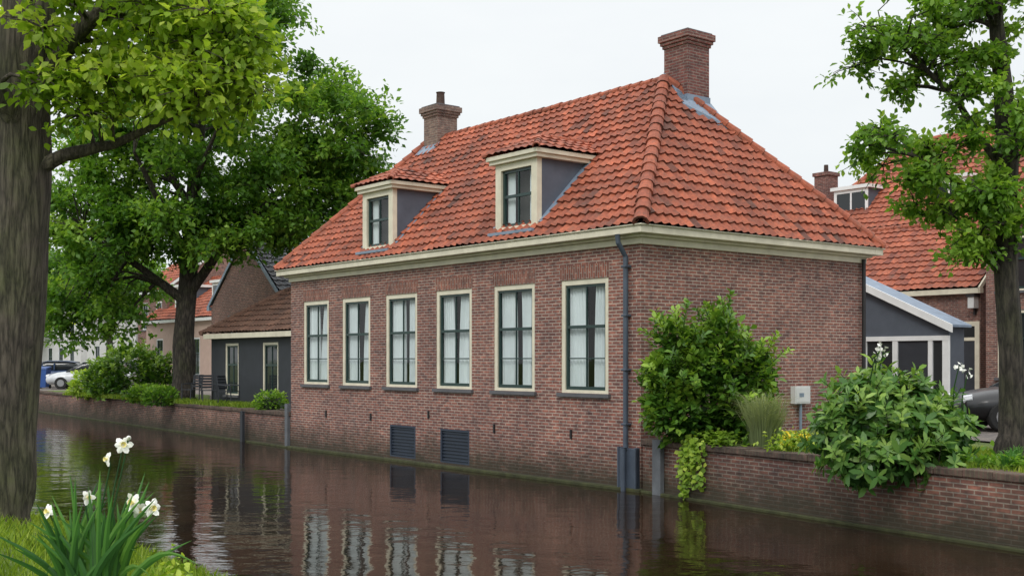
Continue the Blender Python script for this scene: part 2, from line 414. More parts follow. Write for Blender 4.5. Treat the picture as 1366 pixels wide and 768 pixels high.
# ---------------------------------------------------------------- MAIN HOUSE
MH=Matrix.Translation(C)@RZ(TH)
house=empty('brick_canal_house',MH)
LH,DH,ZE=13.45,6.9,4.7
Ff=TR(0,LH)@RZ(-math.pi/2); Fr=Matrix.Identity(4); Fl=TR(DH,LH)@RZ(math.pi); Fb=TR(DH,0)@RZ(math.pi/2)
wc=[1.53,3.70,5.84,7.96,10.02,12.06]; ww,wh,wz=1.35,2.2,1.76
ops=[(LH-t-ww/2,LH-t+ww/2,wz,wz+wh) for t in wc]
vents=[7.9,5.8]
ops+=[(LH-t-.55,LH-t+.55,.10,.86) for t in vents]
mb=MB(); wall(mb,Ff,LH,-.8,ZE,ops); wall(mb,Fr,DH,-.8,ZE,[]); wall(mb,Fl,DH,-.8,ZE,[]); wall(mb,Fb,LH,-.8,ZE,[])
mb.build('walls',house,[M_brick])
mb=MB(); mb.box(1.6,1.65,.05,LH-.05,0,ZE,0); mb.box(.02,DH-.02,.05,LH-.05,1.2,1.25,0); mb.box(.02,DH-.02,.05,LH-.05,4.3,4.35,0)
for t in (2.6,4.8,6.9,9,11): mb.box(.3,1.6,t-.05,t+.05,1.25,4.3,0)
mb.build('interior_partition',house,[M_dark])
for t in wc:
    window(house,Ff,LH-t,wz,ww,wh,True,name='sash_window')
mb=MB()
for t in wc:
    mb.box(-.004,.05,t-ww/2-.03,t+ww/2+.03,wz+wh+.002,wz+wh+.28,0)
mb.build('flat_arches',house,[M_soldier])
mb=MB()
for t in vents:
    mb.box(.05,.09,t-.55,t+.55,.10,.86,0)
    for i in range(9): mb.box(.02,.06,t-.5,t+.5,.16+i*.075,.185+i*.075,0)
    mb.box(.0,.05,t-.55,t-.5,.10,.86,0); mb.box(.0,.05,t+.5,t+.55,.10,.86,0); mb.box(.0,.05,t-.5,t+.5,.81,.86,0); mb.box(.0,.05,t-.5,t+.5,.1,.14,0)
mb.build('basement_vents',house,[M_grate])
mb=MB()
for t,z in ((4.35,.95),(1.9,.95),(9.3,1.0),(11.5,1.0),(6.8,1.15)):
    mb.box(-.035,0.01,t-.02,t+.02,z-.09,z+.09,0)
mb.build('wall_anchors',house,[M_iron])
mb=MB(); e=.30
def ring(x0,x1,y0,y1,o,z0,z1,inn=0.0):
    mb.box(x0-o,x0-inn,y0-o,y1+o,z0,z1); mb.box(x1+inn,x1+o,y0-o,y1+o,z0,z1)
    mb.box(x0-inn,x1+inn,y0-o,y0-inn,z0,z1); mb.box(x0-inn,x1+inn,y1+inn,y1+o,z0,z1)
ring(0,DH,0,LH,.05,4.52,4.64); ring(0,DH,0,LH,.14,4.64,4.69); ring(0,DH,0,LH,e,4.69,4.82); ring(0,DH,0,LH,e+.035,4.82,4.85)
mb.build('cornice_gutter',house,[M_cream],bevel=.012)
x0,x1,y0,y1,ze=-e-.02,DH+e+.02,-e-.02,LH+e+.02,4.83
R1=Vector((3.45,2.73,8.55)); R2=Vector((3.45,11.6,8.55))
dorm=[3.6,8.97]; dw=.67
def holef(p): return any(abs(p.y-d)<dw-.04 and p.x<1.35 and p.x>.03 for d in dorm)
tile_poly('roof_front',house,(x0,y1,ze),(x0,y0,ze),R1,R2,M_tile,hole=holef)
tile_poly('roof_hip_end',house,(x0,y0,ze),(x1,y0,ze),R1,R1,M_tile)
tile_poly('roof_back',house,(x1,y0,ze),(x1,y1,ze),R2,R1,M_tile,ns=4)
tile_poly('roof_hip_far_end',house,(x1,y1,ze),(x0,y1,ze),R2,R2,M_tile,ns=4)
up=Vector((0,0,.03))
caps('ridge_tiles',house,[(Vector((x0+.05,y0+.05,ze+.06)),R1+up),(Vector((x1-.05,y0+.05,ze+.06)),R1+up),(Vector((x0+.05,y1-.05,ze+.06)),R2+up),(Vector((x1-.05,y1-.05,ze+.06)),R2+up)],M_tile,r=.135)
caps('ridge_tiles_top',house,[(R1,R2)],M_tile,r=.10)
for d in dorm:
    mb=MB()
    zt=6.5
    for sg in (-1,1):
        y=d+sg*dw; ya,yb=sorted((y,y-sg*.05))
        P=[(0.10,4.98),(0.10,zt),(1.75,zt),(.45,5.3)]
        mb.add([(a,ya,b) for a,b in P]+[(a,yb,b) for a,b in P],[(0,1,2,3),(7,6,5,4),(0,4,5,1),(1,5,6,2),(2,6,7,3),(3,7,4,0)],1)
        yo=y+sg*.15; q=[(0.0,5.20),(1.5,6.71)]
        mb.add([(q[0][0],y,q[0][1]),(q[0][0],yo,q[0][1]-.01),(q[1][0],yo,q[1][1]-.01),(q[1][0],y,q[1][1])],[(0,1,2,3)],2)
        ya,yb=sorted((y+sg*.015,y-sg*.17)); mb.box(-.03,.10,ya,yb,5.06,zt,0)
    mb.box(-.03,.10,d-dw+.17,d+dw-.17,6.36,zt,0); mb.box(-.05,.10,d-dw+.17,d+dw-.17,5.06,5.17,0)
    mb.box(-.12,1.7,d-dw-.12,d+dw+.12,zt,zt+.08,0); mb.box(-.17,1.8,d-dw-.17,d+dw+.17,zt+.08,zt+.17,0)
    mb.box(-.22,.08,d-dw-.05,d+dw+.05,4.99,5.055,2)
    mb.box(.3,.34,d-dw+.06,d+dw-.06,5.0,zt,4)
    mb.build('dormer',house,[M_cream,M_cheek,M_lead,M_green,M_dark],bevel=.006)
    Fd=TR(0,d)@RZ(-math.pi/2)
    a=MB(); w_=dw-.17
    for (p,q,r_,s_) in ((-w_,-w_+.06,5.17,6.36),(w_-.06,w_,5.17,6.36),(-w_+.06,w_-.06,5.17,5.24),(-w_+.06,w_-.06,6.3,6.36),(-w_+.06,w_-.06,5.78,5.84)):
        a.box(p,q,.03,.08,r_,s_,0,Fd)
    a.box(-.012,.012,.04,.075,5.24,5.78,0,Fd); a.box(-.012,.012,.04,.075,5.84,6.3,0,Fd)
    a.add([(-w_,.06,5.17),(w_,.06,5.17),(w_,.06,6.36),(-w_,.06,6.36)],[(0,1,2,3)],1,Fd)
    n=30
    for sg in (-1,1):
        vs=[];fs=[]
        for j,z in enumerate((5.2,6.34)):
            for i in range(n):
                p=i/(n-1); vs.append((sg*(.24+.24*p),.16+.02*math.sin(p*26),z))
        a.add(vs,[(i,i+1,n+i+1,n+i) for i in range(n-1)],2,Fd)
    a.build('dormer_window',house,[M_green,M_glass,M_curtain])
    za=zt+.17; xa=-.2; ya=d-dw-.2; yb=d+dw+.2; rz=7.1; A=Vector((.62,d,rz)); B=Vector((2.3,d,rz))
    tile_poly('dormer_roof_front',house,(xa,yb,za),(xa,ya,za),A,A,M_tile,amp=.03,ns=5,step=.03)
    tile_poly('dormer_roof_side',house,(xa,ya,za),(2.3,ya,za),B,A,M_tile,amp=.03,ns=5,step=.03)
    tile_poly('dormer_roof_side',house,(2.3,yb,za),(xa,yb,za),A,B,M_tile,amp=.03,ns=5,step=.03)
    caps('dormer_ridge_tiles',house,[((xa,ya,za+.02),A),((xa,yb,za+.02),A),(A,B)],M_tile,r=.07,seg=.28)
def chimney(x,y,h,z0,z1,m,pot=False):
    mb=MB(); mb.box(x-h,x+h,y-h,y+h,z0,z1-.32,0)
    for i,(o,a,b) in enumerate(((.03,.32,.25),(.065,.25,.18),(.10,.18,.04))): mb.box(x-h-o,x+h+o,y-h-o,y+h+o,z1-a,z1-b,0)
    mb.box(x-h-.05,x+h+.05,y-h-.05,y+h+.05,z1-.04,z1,1)
    if pot:
        mb.tube([(x,y,z1),(x,y,z1+.1),(x,y,z1+.36),(x,y,z1+.40)],[.15,.12,.11,.13],12,2)
    return mb.build('chimney',house,[m,M_sill,M_tilebrown])
chimney(4.04,2.60,.35,6.9,9.62,M_chbrick)
chimney(3.45,11.25,.33,7.6,9.42,M_chpale,True)
mb=MB()
hz=lambda y: ze+(y-y0)*(8.55-ze)/(2.73-y0)
mb.box(3.67,4.41,2.23,2.97,7.0,8.20,0)
mb.box(3.10,3.80,10.90,11.60,7.6,8.32,0)
for pts in ([(3.50,2.42),(4.45,2.24),(4.52,1.78),(3.42,2.12)],[(3.50,2.78),(3.68,2.6),(3.68,2.2),(3.44,2.2)]):
    mb.add([(a,b,hz(b)+.125) for a,b in pts]+[(a,b,hz(b)) for a,b in pts],[(0,1,2,3),(0,4,5,1),(1,5,6,2),(2,6,7,3),(3,7,4,0)],0)
mb.add([(2.85,10.85,8.05),(2.85,11.65,8.05),(3.15,11.65,8.36),(3.15,10.85,8.36)],[(0,1,2,3)],0)
mb.build('chimney_flashing',house,[M_lead])
mb=MB(); mb.box(-.14,-.001,-.1,LH+.05,-.6,.055,0); mb.build('mossy_footing',house,[M_moss],bevel=.02)
mb=MB()
mb.tube([(-.30,.30,4.7),(-.28,.30,4.55),(-.09,.30,4.3),(-.09,.30,.75)],[.05,.05,.05,.05],10,0)
for z in (1.2,2.2,3.2,4.1): mb.box(-.15,0,.235,.365,z,z+.04,0)
mb.box(-.10,0.002,.02,.50,-.25,.78,0); mb.tube([(-.17,.28,.8),(-.17,.28,-.1)],[.05,.05],10,0); mb.box(-.12,0,.02,.06,-.2,.8,0); mb.box(-.12,0,.46,.5,-.2,.8,0)
mb.tube([(DH-.12,-.09,4.6),(DH-.12,-.09,1.0)],[.045,.045],10,1)
mb.build('downpipes',house,[M_pipe,M_iron],bevel=.01)
mb=MB(); mb.box(4.35,4.85,-.12,0,1.5,1.86,0); mb.box(4.38,4.82,-.13,-.12,1.53,1.83,0); mb.box(4.47,4.62,-.134,-.13,1.64,1.72,1); mb.tube([(4.6,-.06,1.55),(4.6,-.06,.95)],[.03,.03],8,1)
mb.build('meter_box',house,[M_box,M_lead],bevel=.01)

# ---------------------------------------------------------------- canal walls
Dp=HW(0,LH); Ep=Vector((-22.4,54,0)); Fp=Vector((-48,90,0)); Rp=C+Vector((.526,-.85,0)).normalized()*40
cw=empty('canal_wall')
def seg(A,B,name,zt=.86):
    A=Vector(A);B=Vector(B); d=(B-A); L=d.length; ang=math.atan2(d.y,d.x)
    M=Matrix.Translation(A)@RZ(ang)
    mb=MB(); mb.box(0.02,L,0,.35,-.8,zt,0)
    n=int(L/.45)
    for i in range(n):
        a=.02+(L-.02)*i/n; b=.02+(L-.02)*(i+1)/n-.006; dz=random.uniform(-.014,.014)+.02*noise.noise(Vector((i*.3,0,L))); dy=random.uniform(-.012,.012)
        mb.box(a,b,-.05+dy,.40+dy,zt+.001,zt+.105+dz,1)
    mb.box(0.02,L,-.10,-.001,-.7,.04,2)
    return mb.build(name,cw,[M_cbrick,M_coping,M_moss],M=M,bevel=.014)
seg(Fp,Ep,'wall_far'); seg(Ep,Dp,'wall_quay'); seg(C+Vector((.02,-.02,0)),Rp,'wall_near')
dv=Vector((.526,-.85,0)).normalized()
Mw=Matrix.Translation(C)@RZ(math.atan2(dv.y,dv.x))
mb=MB(); mb.box(.45,.68,-.10,-.002,-.4,.98,0); mb.build('concrete_pier',cw,[M_concrete],M=Mw,bevel=.01)
Mq=Matrix.Translation(Dp)@RZ(TH)
mb=MB(); mb.box(-.08,.02,.06,.22,-.3,1.2,0); mb.box(-.06,.02,2.9,3.05,-.3,.9,1); mb.build('quay_post',cw,[M_concrete,M_black],M=Mq)

# ---------------------------------------------------------------- ground / water
GZ=.93
def ngon(name,pts,z,mat):
    me=bpy.data.meshes.new(name); bm=bmesh.new()
    vs=[bm.verts.new((p[0],p[1],z)) for p in pts]; f=bm.faces.new(vs)
    bmesh.ops.triangulate(bm,faces=[f]); bmesh.ops.recalc_face_normals(bm,faces=bm.faces[:])
    for f in bm.faces:
        if f.normal.z<0: f.normal_flip()
    bm.to_mesh(me); bm.free(); me.materials.append(mat); auto_uv(me)
    o=bpy.data.objects.new(name,me); link(o); return o
bo=Vector((.2,.15,0))
ngon('ground',[Rp+bo,C+bo,Dp+bo,Ep+bo,Fp+bo,(-600,900,0),(900,900,0),(900,-600,0),(60,-400,0)],GZ,M_pave)
ngon('lawn',[C+bo*1.2,C+dv*30+bo*1.2,C+dv*30+RV*3.0,C+dv*8+RV*3.4,C+dv*3+RV*5.0,HW(5.0,-.12),HW(.3,-.05)],GZ+.03,M_grassg)
ngon('quay_lawn',[Dp+bo*1.3+LV*3.4,Dp+LV*3.4+RV*1.2,HW(1.4,22),HW(5,30),HW(4,40),Ep+RV*3.0,Ep+bo*1.2],GZ+.03,M_grassg)
nC=Vector((.78,.626,0)).normalized(); tC=Vector((-nC.y,nC.x,0))
prof=[(-1.2,-.9),(-.35,-.3),(-.1,.12),(0.05,.27),(.3,.38),(.6,.48),(1.1,.63),(1.7,.82),(2.4,1.02),(3.2,1.15),(5,1.2),(12,1.2),(60,1.2),(400,1.2)]
def bankz(d):
    for (a,za),(b,zb) in zip(prof,prof[1:]):
        if a<=d<=b: return za+(zb-za)*(d-a)/(b-a)
    return 1.2
vs=[];fs=[]
tt=[-400,-100,-40]+[ -30+i*.5 for i in range(180)]+[70,120,400]
for t in tt:
    for d,z in prof:
        p=nC*(4.67-d)+tC*t
        w=.12*noise.noise(Vector((t*.5,d,0))) if d<20 else 0
        p=p+nC*w
        vs.append((p.x,p.y,z+.04*noise.noise(Vector((t*1.1,d*1.3,3)))))
n=len(prof)
for i in range(len(tt)-1):
    for j in range(n-1): fs.append((i*n+j,i*n+j+1,(i+1)*n+j+1,(i+1)*n+j))
mb=MB(); mb.add(vs,fs); mb.build('near_bank_ground',None,[M_grassg],smooth=True)
ngon('canal_water',[(-200,-200,0),(200,-200,0),(200,200,0),(-200,200,0)],0,M_water)

def grass(name,pts,h0,h1,w,mat,lean=.5,parent=None):
    n=len(pts); P=np.array(pts); a=rng.random(n)*6.283; b=rng.random(n)*6.283
    h=rng.uniform(h0,h1,n); S=np.stack([np.cos(a),np.sin(a),0*a],1)*w
    T=np.stack([np.cos(b)*h*lean*rng.random(n),np.sin(b)*h*lean*rng.random(n),h],1)
    V=np.stack([P-S/2,P+S/2,P+T*.55+S*.35,P+T+np.stack([np.cos(b)*h*.15,np.sin(b)*h*.15,-.1*h],1),P+T*.55-S*.35],1)
    pv=np.array([.45+.5*noise.noise(Vector((p[0]*1.4,p[1]*1.4,0))) for p in pts])
    return fastmesh(name,V.reshape(-1,3),5,mat,parent,pv+rng.normal(0,.2,n))
pts=[]
for _ in range(42000):
    d=random.uniform(-.12,3.6); t=random.uniform(3,19)
    if noise.noise(Vector((d*2,t*2,0)))+random.random()*.9<.15: continue
    p=nC*(4.67-d+.12*noise.noise(Vector((t*.5,d,0))))+tC*t
    pts.append((p.x,p.y,bankz(d)-.01+.04*noise.noise(Vector((t*1.1,d*1.3,3)))))
grass('bank_grass',pts,.05,.18,.012,L_grass)
pts=[]
for _ in range(26000):
    d=random.uniform(3.2,14); s=random.uniform(.15,3.0)
    p=C+dv*d+Vector((-dv.y,dv.x,0))*s
    pts.append((p.x,p.y,GZ+.02))
grass('lawn_grass',pts,.04,.13,.013,L_grass)
pts=[]
for _ in range(9000):
    q=HW(random.uniform(.3,1.2)+.0,random.uniform(17,34)); pts.append((q.x,q.y,GZ+.02))
grass('quay_grass',pts,.06,.22,.03,L_grass)

# ---------------------------------------------------------------- trees
def tree(name,trunk,trad,limbs,lobes,nclump,cr,twigs,lpt,lsize,lm,bm_,shape=SH4,reject=None,seed=1,cvm=.42):
    random.seed(seed); root=empty(name)
    mb=MB()
    def interp(pts,rads,k=6):
        P=[];R=[]
        for i in range(len(pts)-1):
            for j in range(k):
                q=j/k; P.append(Vector(pts[i]).lerp(Vector(pts[i+1]),q)+Vector((noise.noise(Vector((i+q,1,seed)))*.06,noise.noise(Vector((i+q,5,seed)))*.06,0))*(0 if i==0 and j==0 else 1)); R.append(rads[i]+(rads[i+1]-rads[i])*q)
        P.append(Vector(pts[-1]));R.append(rads[-1]); return P,R
    P,R=interp(trunk,trad); mb.tube(P,R,24,0,.22)
    nodes=[(p,r) for p,r in zip(P,R) if p.z>trunk[0][2]+ (trunk[-1][2]-trunk[0][2])*.35]
    for lp,lr in limbs:
        P,R=interp(lp,lr,5); mb.tube(P,R,8,0,.15); nodes+=list(zip(P,R))
    cl=[]; tot=sum(l[2] for l in lobes)
    for c,r,wgt in lobes:
        k=max(1,int(nclump*wgt/tot)); tries=0; got=0
        while got<k and tries<k*30:
            tries+=1
            v=Vector((random.gauss(0,1),random.gauss(0,1),random.gauss(0,1))).normalized()*(random.uniform(.2,1)**.5)
            p=Vector((c[0]+v.x*r[0],c[1]+v.y*r[1],c[2]+v.z*r[2]))
            if reject and reject(p): continue
            cl.append(p); got+=1
    LP=[];LD=[];LN=[];LL=[];LVv=[]
    for c in cl:
        best=min(nodes,key=lambda n_:(n_[0]-c).length+(1.5 if n_[0].z>c.z else 0))
        a=best[0]; mid=a.lerp(c,.5)+Vector((random.uniform(-.2,.2),random.uniform(-.2,.2),.12*(c-a).length))
        r0=min(best[1]*.6,.02+.018*(c-a).length)
        mb.tube([a,a.lerp(mid,.5)+Vector((0,0,.03)),mid,mid.lerp(c,.55),c],[r0,r0*.85,r0*.65,r0*.45,r0*.3],5)
        cv=random.gauss(cvm,.20); rr=cr*random.uniform(.7,1.25)
        for k in range(twigs):
            d=Vector((random.gauss(0,1),random.gauss(0,1),random.gauss(.15,.65))).normalized()
            L=rr*random.uniform(.55,1.1); e=c+Vector((d.x*L,d.y*L,d.z*L*.75-.12*L))
            mb.tube([c,c.lerp(e,.5)+Vector((0,0,.08*L)),e],[.012,.008,.004],3)
            tv=cv+random.gauss(0,.08)+.2*d.z
            nn=max(3,int(lpt*random.uniform(.7,1.3)))
            q=rng.uniform(.2,1.05,nn)[:,None]
            base=np.array(c)*(1-q)+np.array(e)*q+rng.normal(0,rr*.13,(nn,3))
            LP.append(base); dd=np.array(d)[None]*.6+rng.normal(0,.7,(nn,3)); dd[:,2]-=.25
            LD.append(dd); m_=rng.normal(0,.55,(nn,3)); m_[:,2]+=1; LN.append(m_)
            LL.append(lsize*rng.uniform(.6,1.2,nn)); LVv.append(np.clip(tv+rng.normal(0,.16,nn),0,1))
    mb.build('trunk_and_branches',root,[bm_],smooth=True)
    V=leafverts(np.concatenate(LP),np.concatenate(LD),np.concatenate(LN),np.concatenate(LL),shape)
    fastmesh('foliage',V,len(shape),lm,root,np.concatenate(LVv))
    return root
tree('oak_tree',[(-5.62,12.5,.35),(-5.58,12.5,.75),(-5.50,12.5,1.6),(-5.32,12.5,4.3),(-5.25,12.5,6.6),(-5.3,12.6,9.5)],[.44,.34,.30,.29,.25,.12],
 [([(-5.2,12.5,4.45),(-4.85,12.45,4.62),(-4.3,12.4,4.72),(-3.4,12.3,5.1)],[.10,.075,.05,.02]),
  ([(-5.2,12.5,5.3),(-4.7,12.4,5.9),(-4.0,12.3,6.6),(-3.0,12.3,7.2)],[.12,.09,.06,.03]),
  ([(-5.3,12.4,4.9),(-5.6,11.6,5.7),(-6.2,10.8,6.6)],[.13,.09,.04]),
  ([(-5.3,12.5,5.6),(-6.2,12.8,6.5),(-7.6,13,7.6)],[.12,.08,.03]),
  ([(-5.25,12.6,6.2),(-4.8,13.6,7.4),(-4.2,14.6,8.6)],[.12,.08,.03])],
 [((-4.4,12.3,6.05),(.85,1.2,.5),12),((-3.15,12.3,6.15),(.8,1.2,.6),15),((-3.3,12.2,5.3),(.8,.8,.38),13),((-4.35,12.0,5.2),(.5,.5,.3),5),((-5,12.4,8.5),(3,2.8,1.6),26),((-7.4,12.5,6.5),(1.4,2,1.2),10)],
 100,.5,11,20,.115,L_A,BK_A,SH6,reject=lambda p:p.y<10.8 or (p.x<-4.9 and p.x>-5.9 and p.z<5.9),seed=3,cvm=.46)
def rejB(p):
    q=p-C; s=q.dot(RV); t=q.dot(LV)
    if t<15.5 and s<8.5 and p.z<9.5: return True
    if p.z<5.9 and abs(p.x+11.2)<1.7 : return True
    if p.z<5.3 and p.x>-10.2: return True
    return False
tree('linden_tree',[(-11.45,40,.8),(-11.42,40,1.3),(-11.4,40,3.2),(-11.2,40,6),(-11.0,40,9),(-10.6,40,13)],[.52,.40,.34,.3,.22,.1],
 [([(-11.3,40,4.6),(-9.8,39.5,6.5),(-7.6,39,8.4)],[.2,.14,.05]),([(-11.3,40,4.4),(-12.8,39.5,5.6),(-14.6,39,6.8)],[.2,.12,.05]),
  ([(-11.2,40,5.8),(-9.8,40.5,8.5),(-7.0,41,11.5)],[.18,.12,.05]),([(-11.2,40,5.8),(-11.6,38,7.5),(-12.0,36.5,9)],[.17,.12,.05]),
  ([(-11,40,7.5),(-12.8,40.5,10),(-14.2,41,12)],[.16,.1,.04]),([(-11.2,40,6.5),(-10.4,38,8.5),(-9.2,36.4,10)],[.15,.1,.04])],
 [((-9.6,40,10.6),(5.2,4.6,5.0),130),((-14.4,39.6,7.2),(2.4,2.2,3.6),42),((-14.4,39.3,4.3),(1.5,1.5,1.2),9),((-10.9,39.0,6.9),(3.2,2,1.1),26),((-7.5,39.8,8.2),(2.5,2.2,1.9),30),((-6.2,40,10.5),(2.0,2.2,2.5),16)],
 245,1.1,12,26,.225,L_B,BK_B,SH4,reject=rejB,seed=5,cvm=.5)
tree('maple_tree',[(7.42,17,.85),(7.40,17,1.3),(7.36,17,2.6),(7.30,17,4.6),(7.25,17,6.4),(7.1,17,9)],[.28,.20,.17,.16,.14,.06],
 [([(7.3,17,4.3),(6.7,16.9,4.9),(5.9,16.9,5.4),(5.2,16.9,5.6)],[.07,.045,.03,.012]),([(7.28,17,5.2),(6.6,17,6.2),(5.8,17,7.0),(5.1,17,7.2)],[.07,.045,.03,.012]),
  ([(7.3,17,5.8),(7.9,16.5,6.6),(8.8,16.2,7.6)],[.08,.05,.02]),([(7.3,17,3.6),(6.9,16.8,4.1),(6.4,16.7,4.5)],[.05,.035,.015])],
 [((5.75,17,6.95),(.85,.9,.6),14),((6.8,17,7.5),(1.2,1.3,.8),24),((5.65,16.9,5.45),(.9,.8,.5),14),((6.45,16.8,4.8),(.7,.7,.42),11),((7.2,16.6,4.7),(.6,.6,.5),9),((7.3,16.6,6.0),(1,1,.9),18),((7,17.3,9.8),(2.3,2.3,1.4),22),((6.75,16.8,4.05),(.4,.4,.25),6)],
 132,.40,10,17,.115,L_C,BK_B,SH6,seed=9,cvm=.5)
tree('young_tree',[(-30,70,.8),(-30,70,3),(-30,70,6)],[.15,.12,.06],[],[((-30,70,4.6),(2.3,2,1.9),10)],26,.9,9,16,.30,L_A,BK_B,SH4,seed=21)
tree('street_tree',[(-36,92,.8),(-36,92,4),(-36,92,9)],[.25,.2,.1],[],[((-36,92,7.5),(5,4,4.2),10)],60,1.6,9,16,.5,L_B,BK_B,SH4,seed=22)
tree('street_tree',[(-21,60,.8),(-21,60,4),(-21,60,9)],[.2,.16,.08],[],[((-21,60,6.8),(3,2.6,2.2),10)],45,1.1,9,18,.32,L_B,BK_B,SH4,seed=23)
def mass(name,centers,r,n,ls,mat):
    P=[];V=[]
    for c in centers:
        v=nrm(rng.normal(0,1,(n,3)))*rng.uniform(.6,1,(n,1))*np.array([r,r,r*.9])*rng.uniform(.7,1.1)
        P.append(np.array(c)+v); V.append(np.clip(rng.normal(.4,.2,n)+v[:,2]/r*.2,0,1))
    P=np.concatenate(P); n_=len(P)
    return fastmesh(name,leafverts(P,rng.normal(0,1,(n_,3)),rng.normal(0,.6,(n_,3))+np.array([0,0,1]),ls*rng.uniform(.6,1.2,n_),SH4),4,mat,None,np.concatenate(V))
cs=[]
for i in range(60):
    x=-130+i*4.4+random.uniform(-2,2); cs.append((x,150+random.uniform(-10,10),random.uniform(3,7)))
mass('distant_trees',cs,4.5,420,1.0,L_B)

# ---------------------------------------------------------------- bushes
def bush(name,lobes,nl,ls,mat,shape=SH6,ros=1,lump=.28,seed=1,shoots=0,shl=.4,stems=12,zmin=None):
    random.seed(seed); root=empty(name)
    P=[];D=[];Nn=[];Lg=[];Vv=[]
    wts=[r[0]*r[1]*r[2] for c,r in lobes]; wts=[w**.7 for w in wts]
    def emit(pw,out,cv,scale=1):
        for j in range(ros):
            if ros==1:
                d=out+Vector((random.gauss(0,.7),random.gauss(0,.7),random.gauss(0,.6))); nn=Vector((random.gauss(0,.5),random.gauss(0,.5),1))
            else:
                a=6.283*j/ros+random.uniform(-.3,.3)
                t1=out.cross(Vector((.3,.2,1))).normalized(); t2=out.cross(t1)
                d=t1*math.cos(a)+t2*math.sin(a)+out*random.uniform(-.1,.7); nn=out+Vector((random.gauss(0,.2),random.gauss(0,.2),random.gauss(0,.2)))
            P.append(pw);D.append(d);Nn.append(nn);Lg.append(scale*ls*random.uniform(.55,1.2));Vv.append(min(1,max(0,cv+random.gauss(0,.12))))
    for i in range(nl//ros):
        c,r=random.choices(lobes,wts)[0]; c=Vector(c)
        v=Vector((random.gauss(0,1),random.gauss(0,1),random.gauss(0,1))).normalized()
        k=1+lump*noise.noise(v*2.1+Vector((seed,0,0)))*1.6+lump*.6*noise.noise(v*5+Vector((0,seed,0)))
        q=random.uniform(.35,1.0)**.5
        p=Vector((v.x*r[0],v.y*r[1],v.z*r[2]))*k*q; pw=c+p
        if zmin is not None and pw.z<zmin: continue
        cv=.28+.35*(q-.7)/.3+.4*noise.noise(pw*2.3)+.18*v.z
        out=(v+Vector((random.gauss(0,.3),random.gauss(0,.3),.35))).normalized()
        emit(pw,out,cv)
    mb=MB(); c0=Vector(lobes[0][0])
    for i in range(shoots):
        c,r=random.choices(lobes,wts)[0]; c=Vector(c)
        v=Vector((random.gauss(0,1),random.gauss(-.2,.8),abs(random.gauss(.6,.7)))).normalized()
        s=c+Vector((v.x*r[0],v.y*r[1],v.z*r[2]))*.9
        if zmin is not None and s.z<zmin: continue
        dr=(v*.8+Vector((random.gauss(0,.2),random.gauss(0,.2),.7))).normalized(); L=shl*random.uniform(.35,1.1)
        mb.tube([s-dr*.15,s+dr*L],[.008,.004],4)
        m_=random.uniform(.4,.95)
        for k in range(int(L/.032)):
            q=s+dr*(k*.032+.02)-Vector((0,0,.3*(k*.032)**2)); a=k*2.4
            t1=dr.cross(Vector((.3,.2,1))).normalized(); t2=dr.cross(t1)
            d=t1*math.cos(a)+t2*math.sin(a)+dr*.8
            P.append(q);D.append(d);Nn.append(dr+Vector((random.gauss(0,.2),random.gauss(0,.2),.2)));Lg.append(ls*random.uniform(.6,1.0));Vv.append(min(1,max(0,m_+random.gauss(0,.1))))
    V=leafverts(np.array(P),np.array(D),np.array(Nn),np.array(Lg),shape)
    fastmesh('leaves',V,len(shape),mat,root,Vv)
    for i in range(stems):
        c,r=random.choice(lobes); c=Vector(c)
        a=random.uniform(0,6.28); b=Vector((c0.x+.2*math.cos(a),c0.y+.2*math.sin(a),GZ-.03))
        e=c+Vector((random.uniform(-.6,.6)*r[0],random.uniform(-.6,.6)*r[1],random.uniform(0,.6)*r[2]))
        mb.tube([b,b.lerp(e,.5)+Vector((0,0,.1)),e],[.022,.015,.006],5)
    mb.build('stems',root,[BK_B],smooth=True)
    return root
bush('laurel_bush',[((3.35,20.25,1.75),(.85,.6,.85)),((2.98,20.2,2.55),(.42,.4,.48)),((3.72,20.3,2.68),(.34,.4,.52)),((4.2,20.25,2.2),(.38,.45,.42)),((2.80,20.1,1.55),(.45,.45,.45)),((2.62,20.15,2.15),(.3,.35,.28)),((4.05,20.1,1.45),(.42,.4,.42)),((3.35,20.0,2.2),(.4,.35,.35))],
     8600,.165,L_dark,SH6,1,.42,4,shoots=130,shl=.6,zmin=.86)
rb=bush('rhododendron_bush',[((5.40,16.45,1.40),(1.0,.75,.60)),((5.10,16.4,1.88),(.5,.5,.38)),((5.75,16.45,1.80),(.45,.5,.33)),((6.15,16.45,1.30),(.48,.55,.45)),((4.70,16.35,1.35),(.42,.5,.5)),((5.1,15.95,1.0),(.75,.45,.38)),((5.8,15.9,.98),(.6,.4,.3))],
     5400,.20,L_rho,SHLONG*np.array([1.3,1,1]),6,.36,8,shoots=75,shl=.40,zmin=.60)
bush('quay_shrub',[((-14.7,44.6,1.9),(1.3,1.1,1.1)),((-15.8,44.8,1.6),(.8,.8,.8)),((-13.7,44.2,1.6),(.7,.8,.9))],4200,.22,L_dark,SH4,1,.25,12,shoots=30,shl=.6,zmin=.9)
bush('light_shrub',[((-17.2,47,1.35),(.85,.8,.6)),((-16.6,46.8,1.6),(.5,.5,.5))],1700,.2,L_lime,SH4,1,.25,13,zmin=.9)
bush('clipped_shrub',[((-11.9,38.9,1.15),(.6,.5,.38))],1000,.14,L_B,SH4,1,.15,14,zmin=.9)
bush('clipped_shrub',[((-13.2,41.6,1.15),(.9,.5,.35))],1000,.14,L_C,SH4,1,.2,15,zmin=.9)
bush('potted_shrub',[((-7.05,33.6,1.2),(.5,.4,.3))],800,.11,L_C,SH4,1,.15,16,zmin=.93)
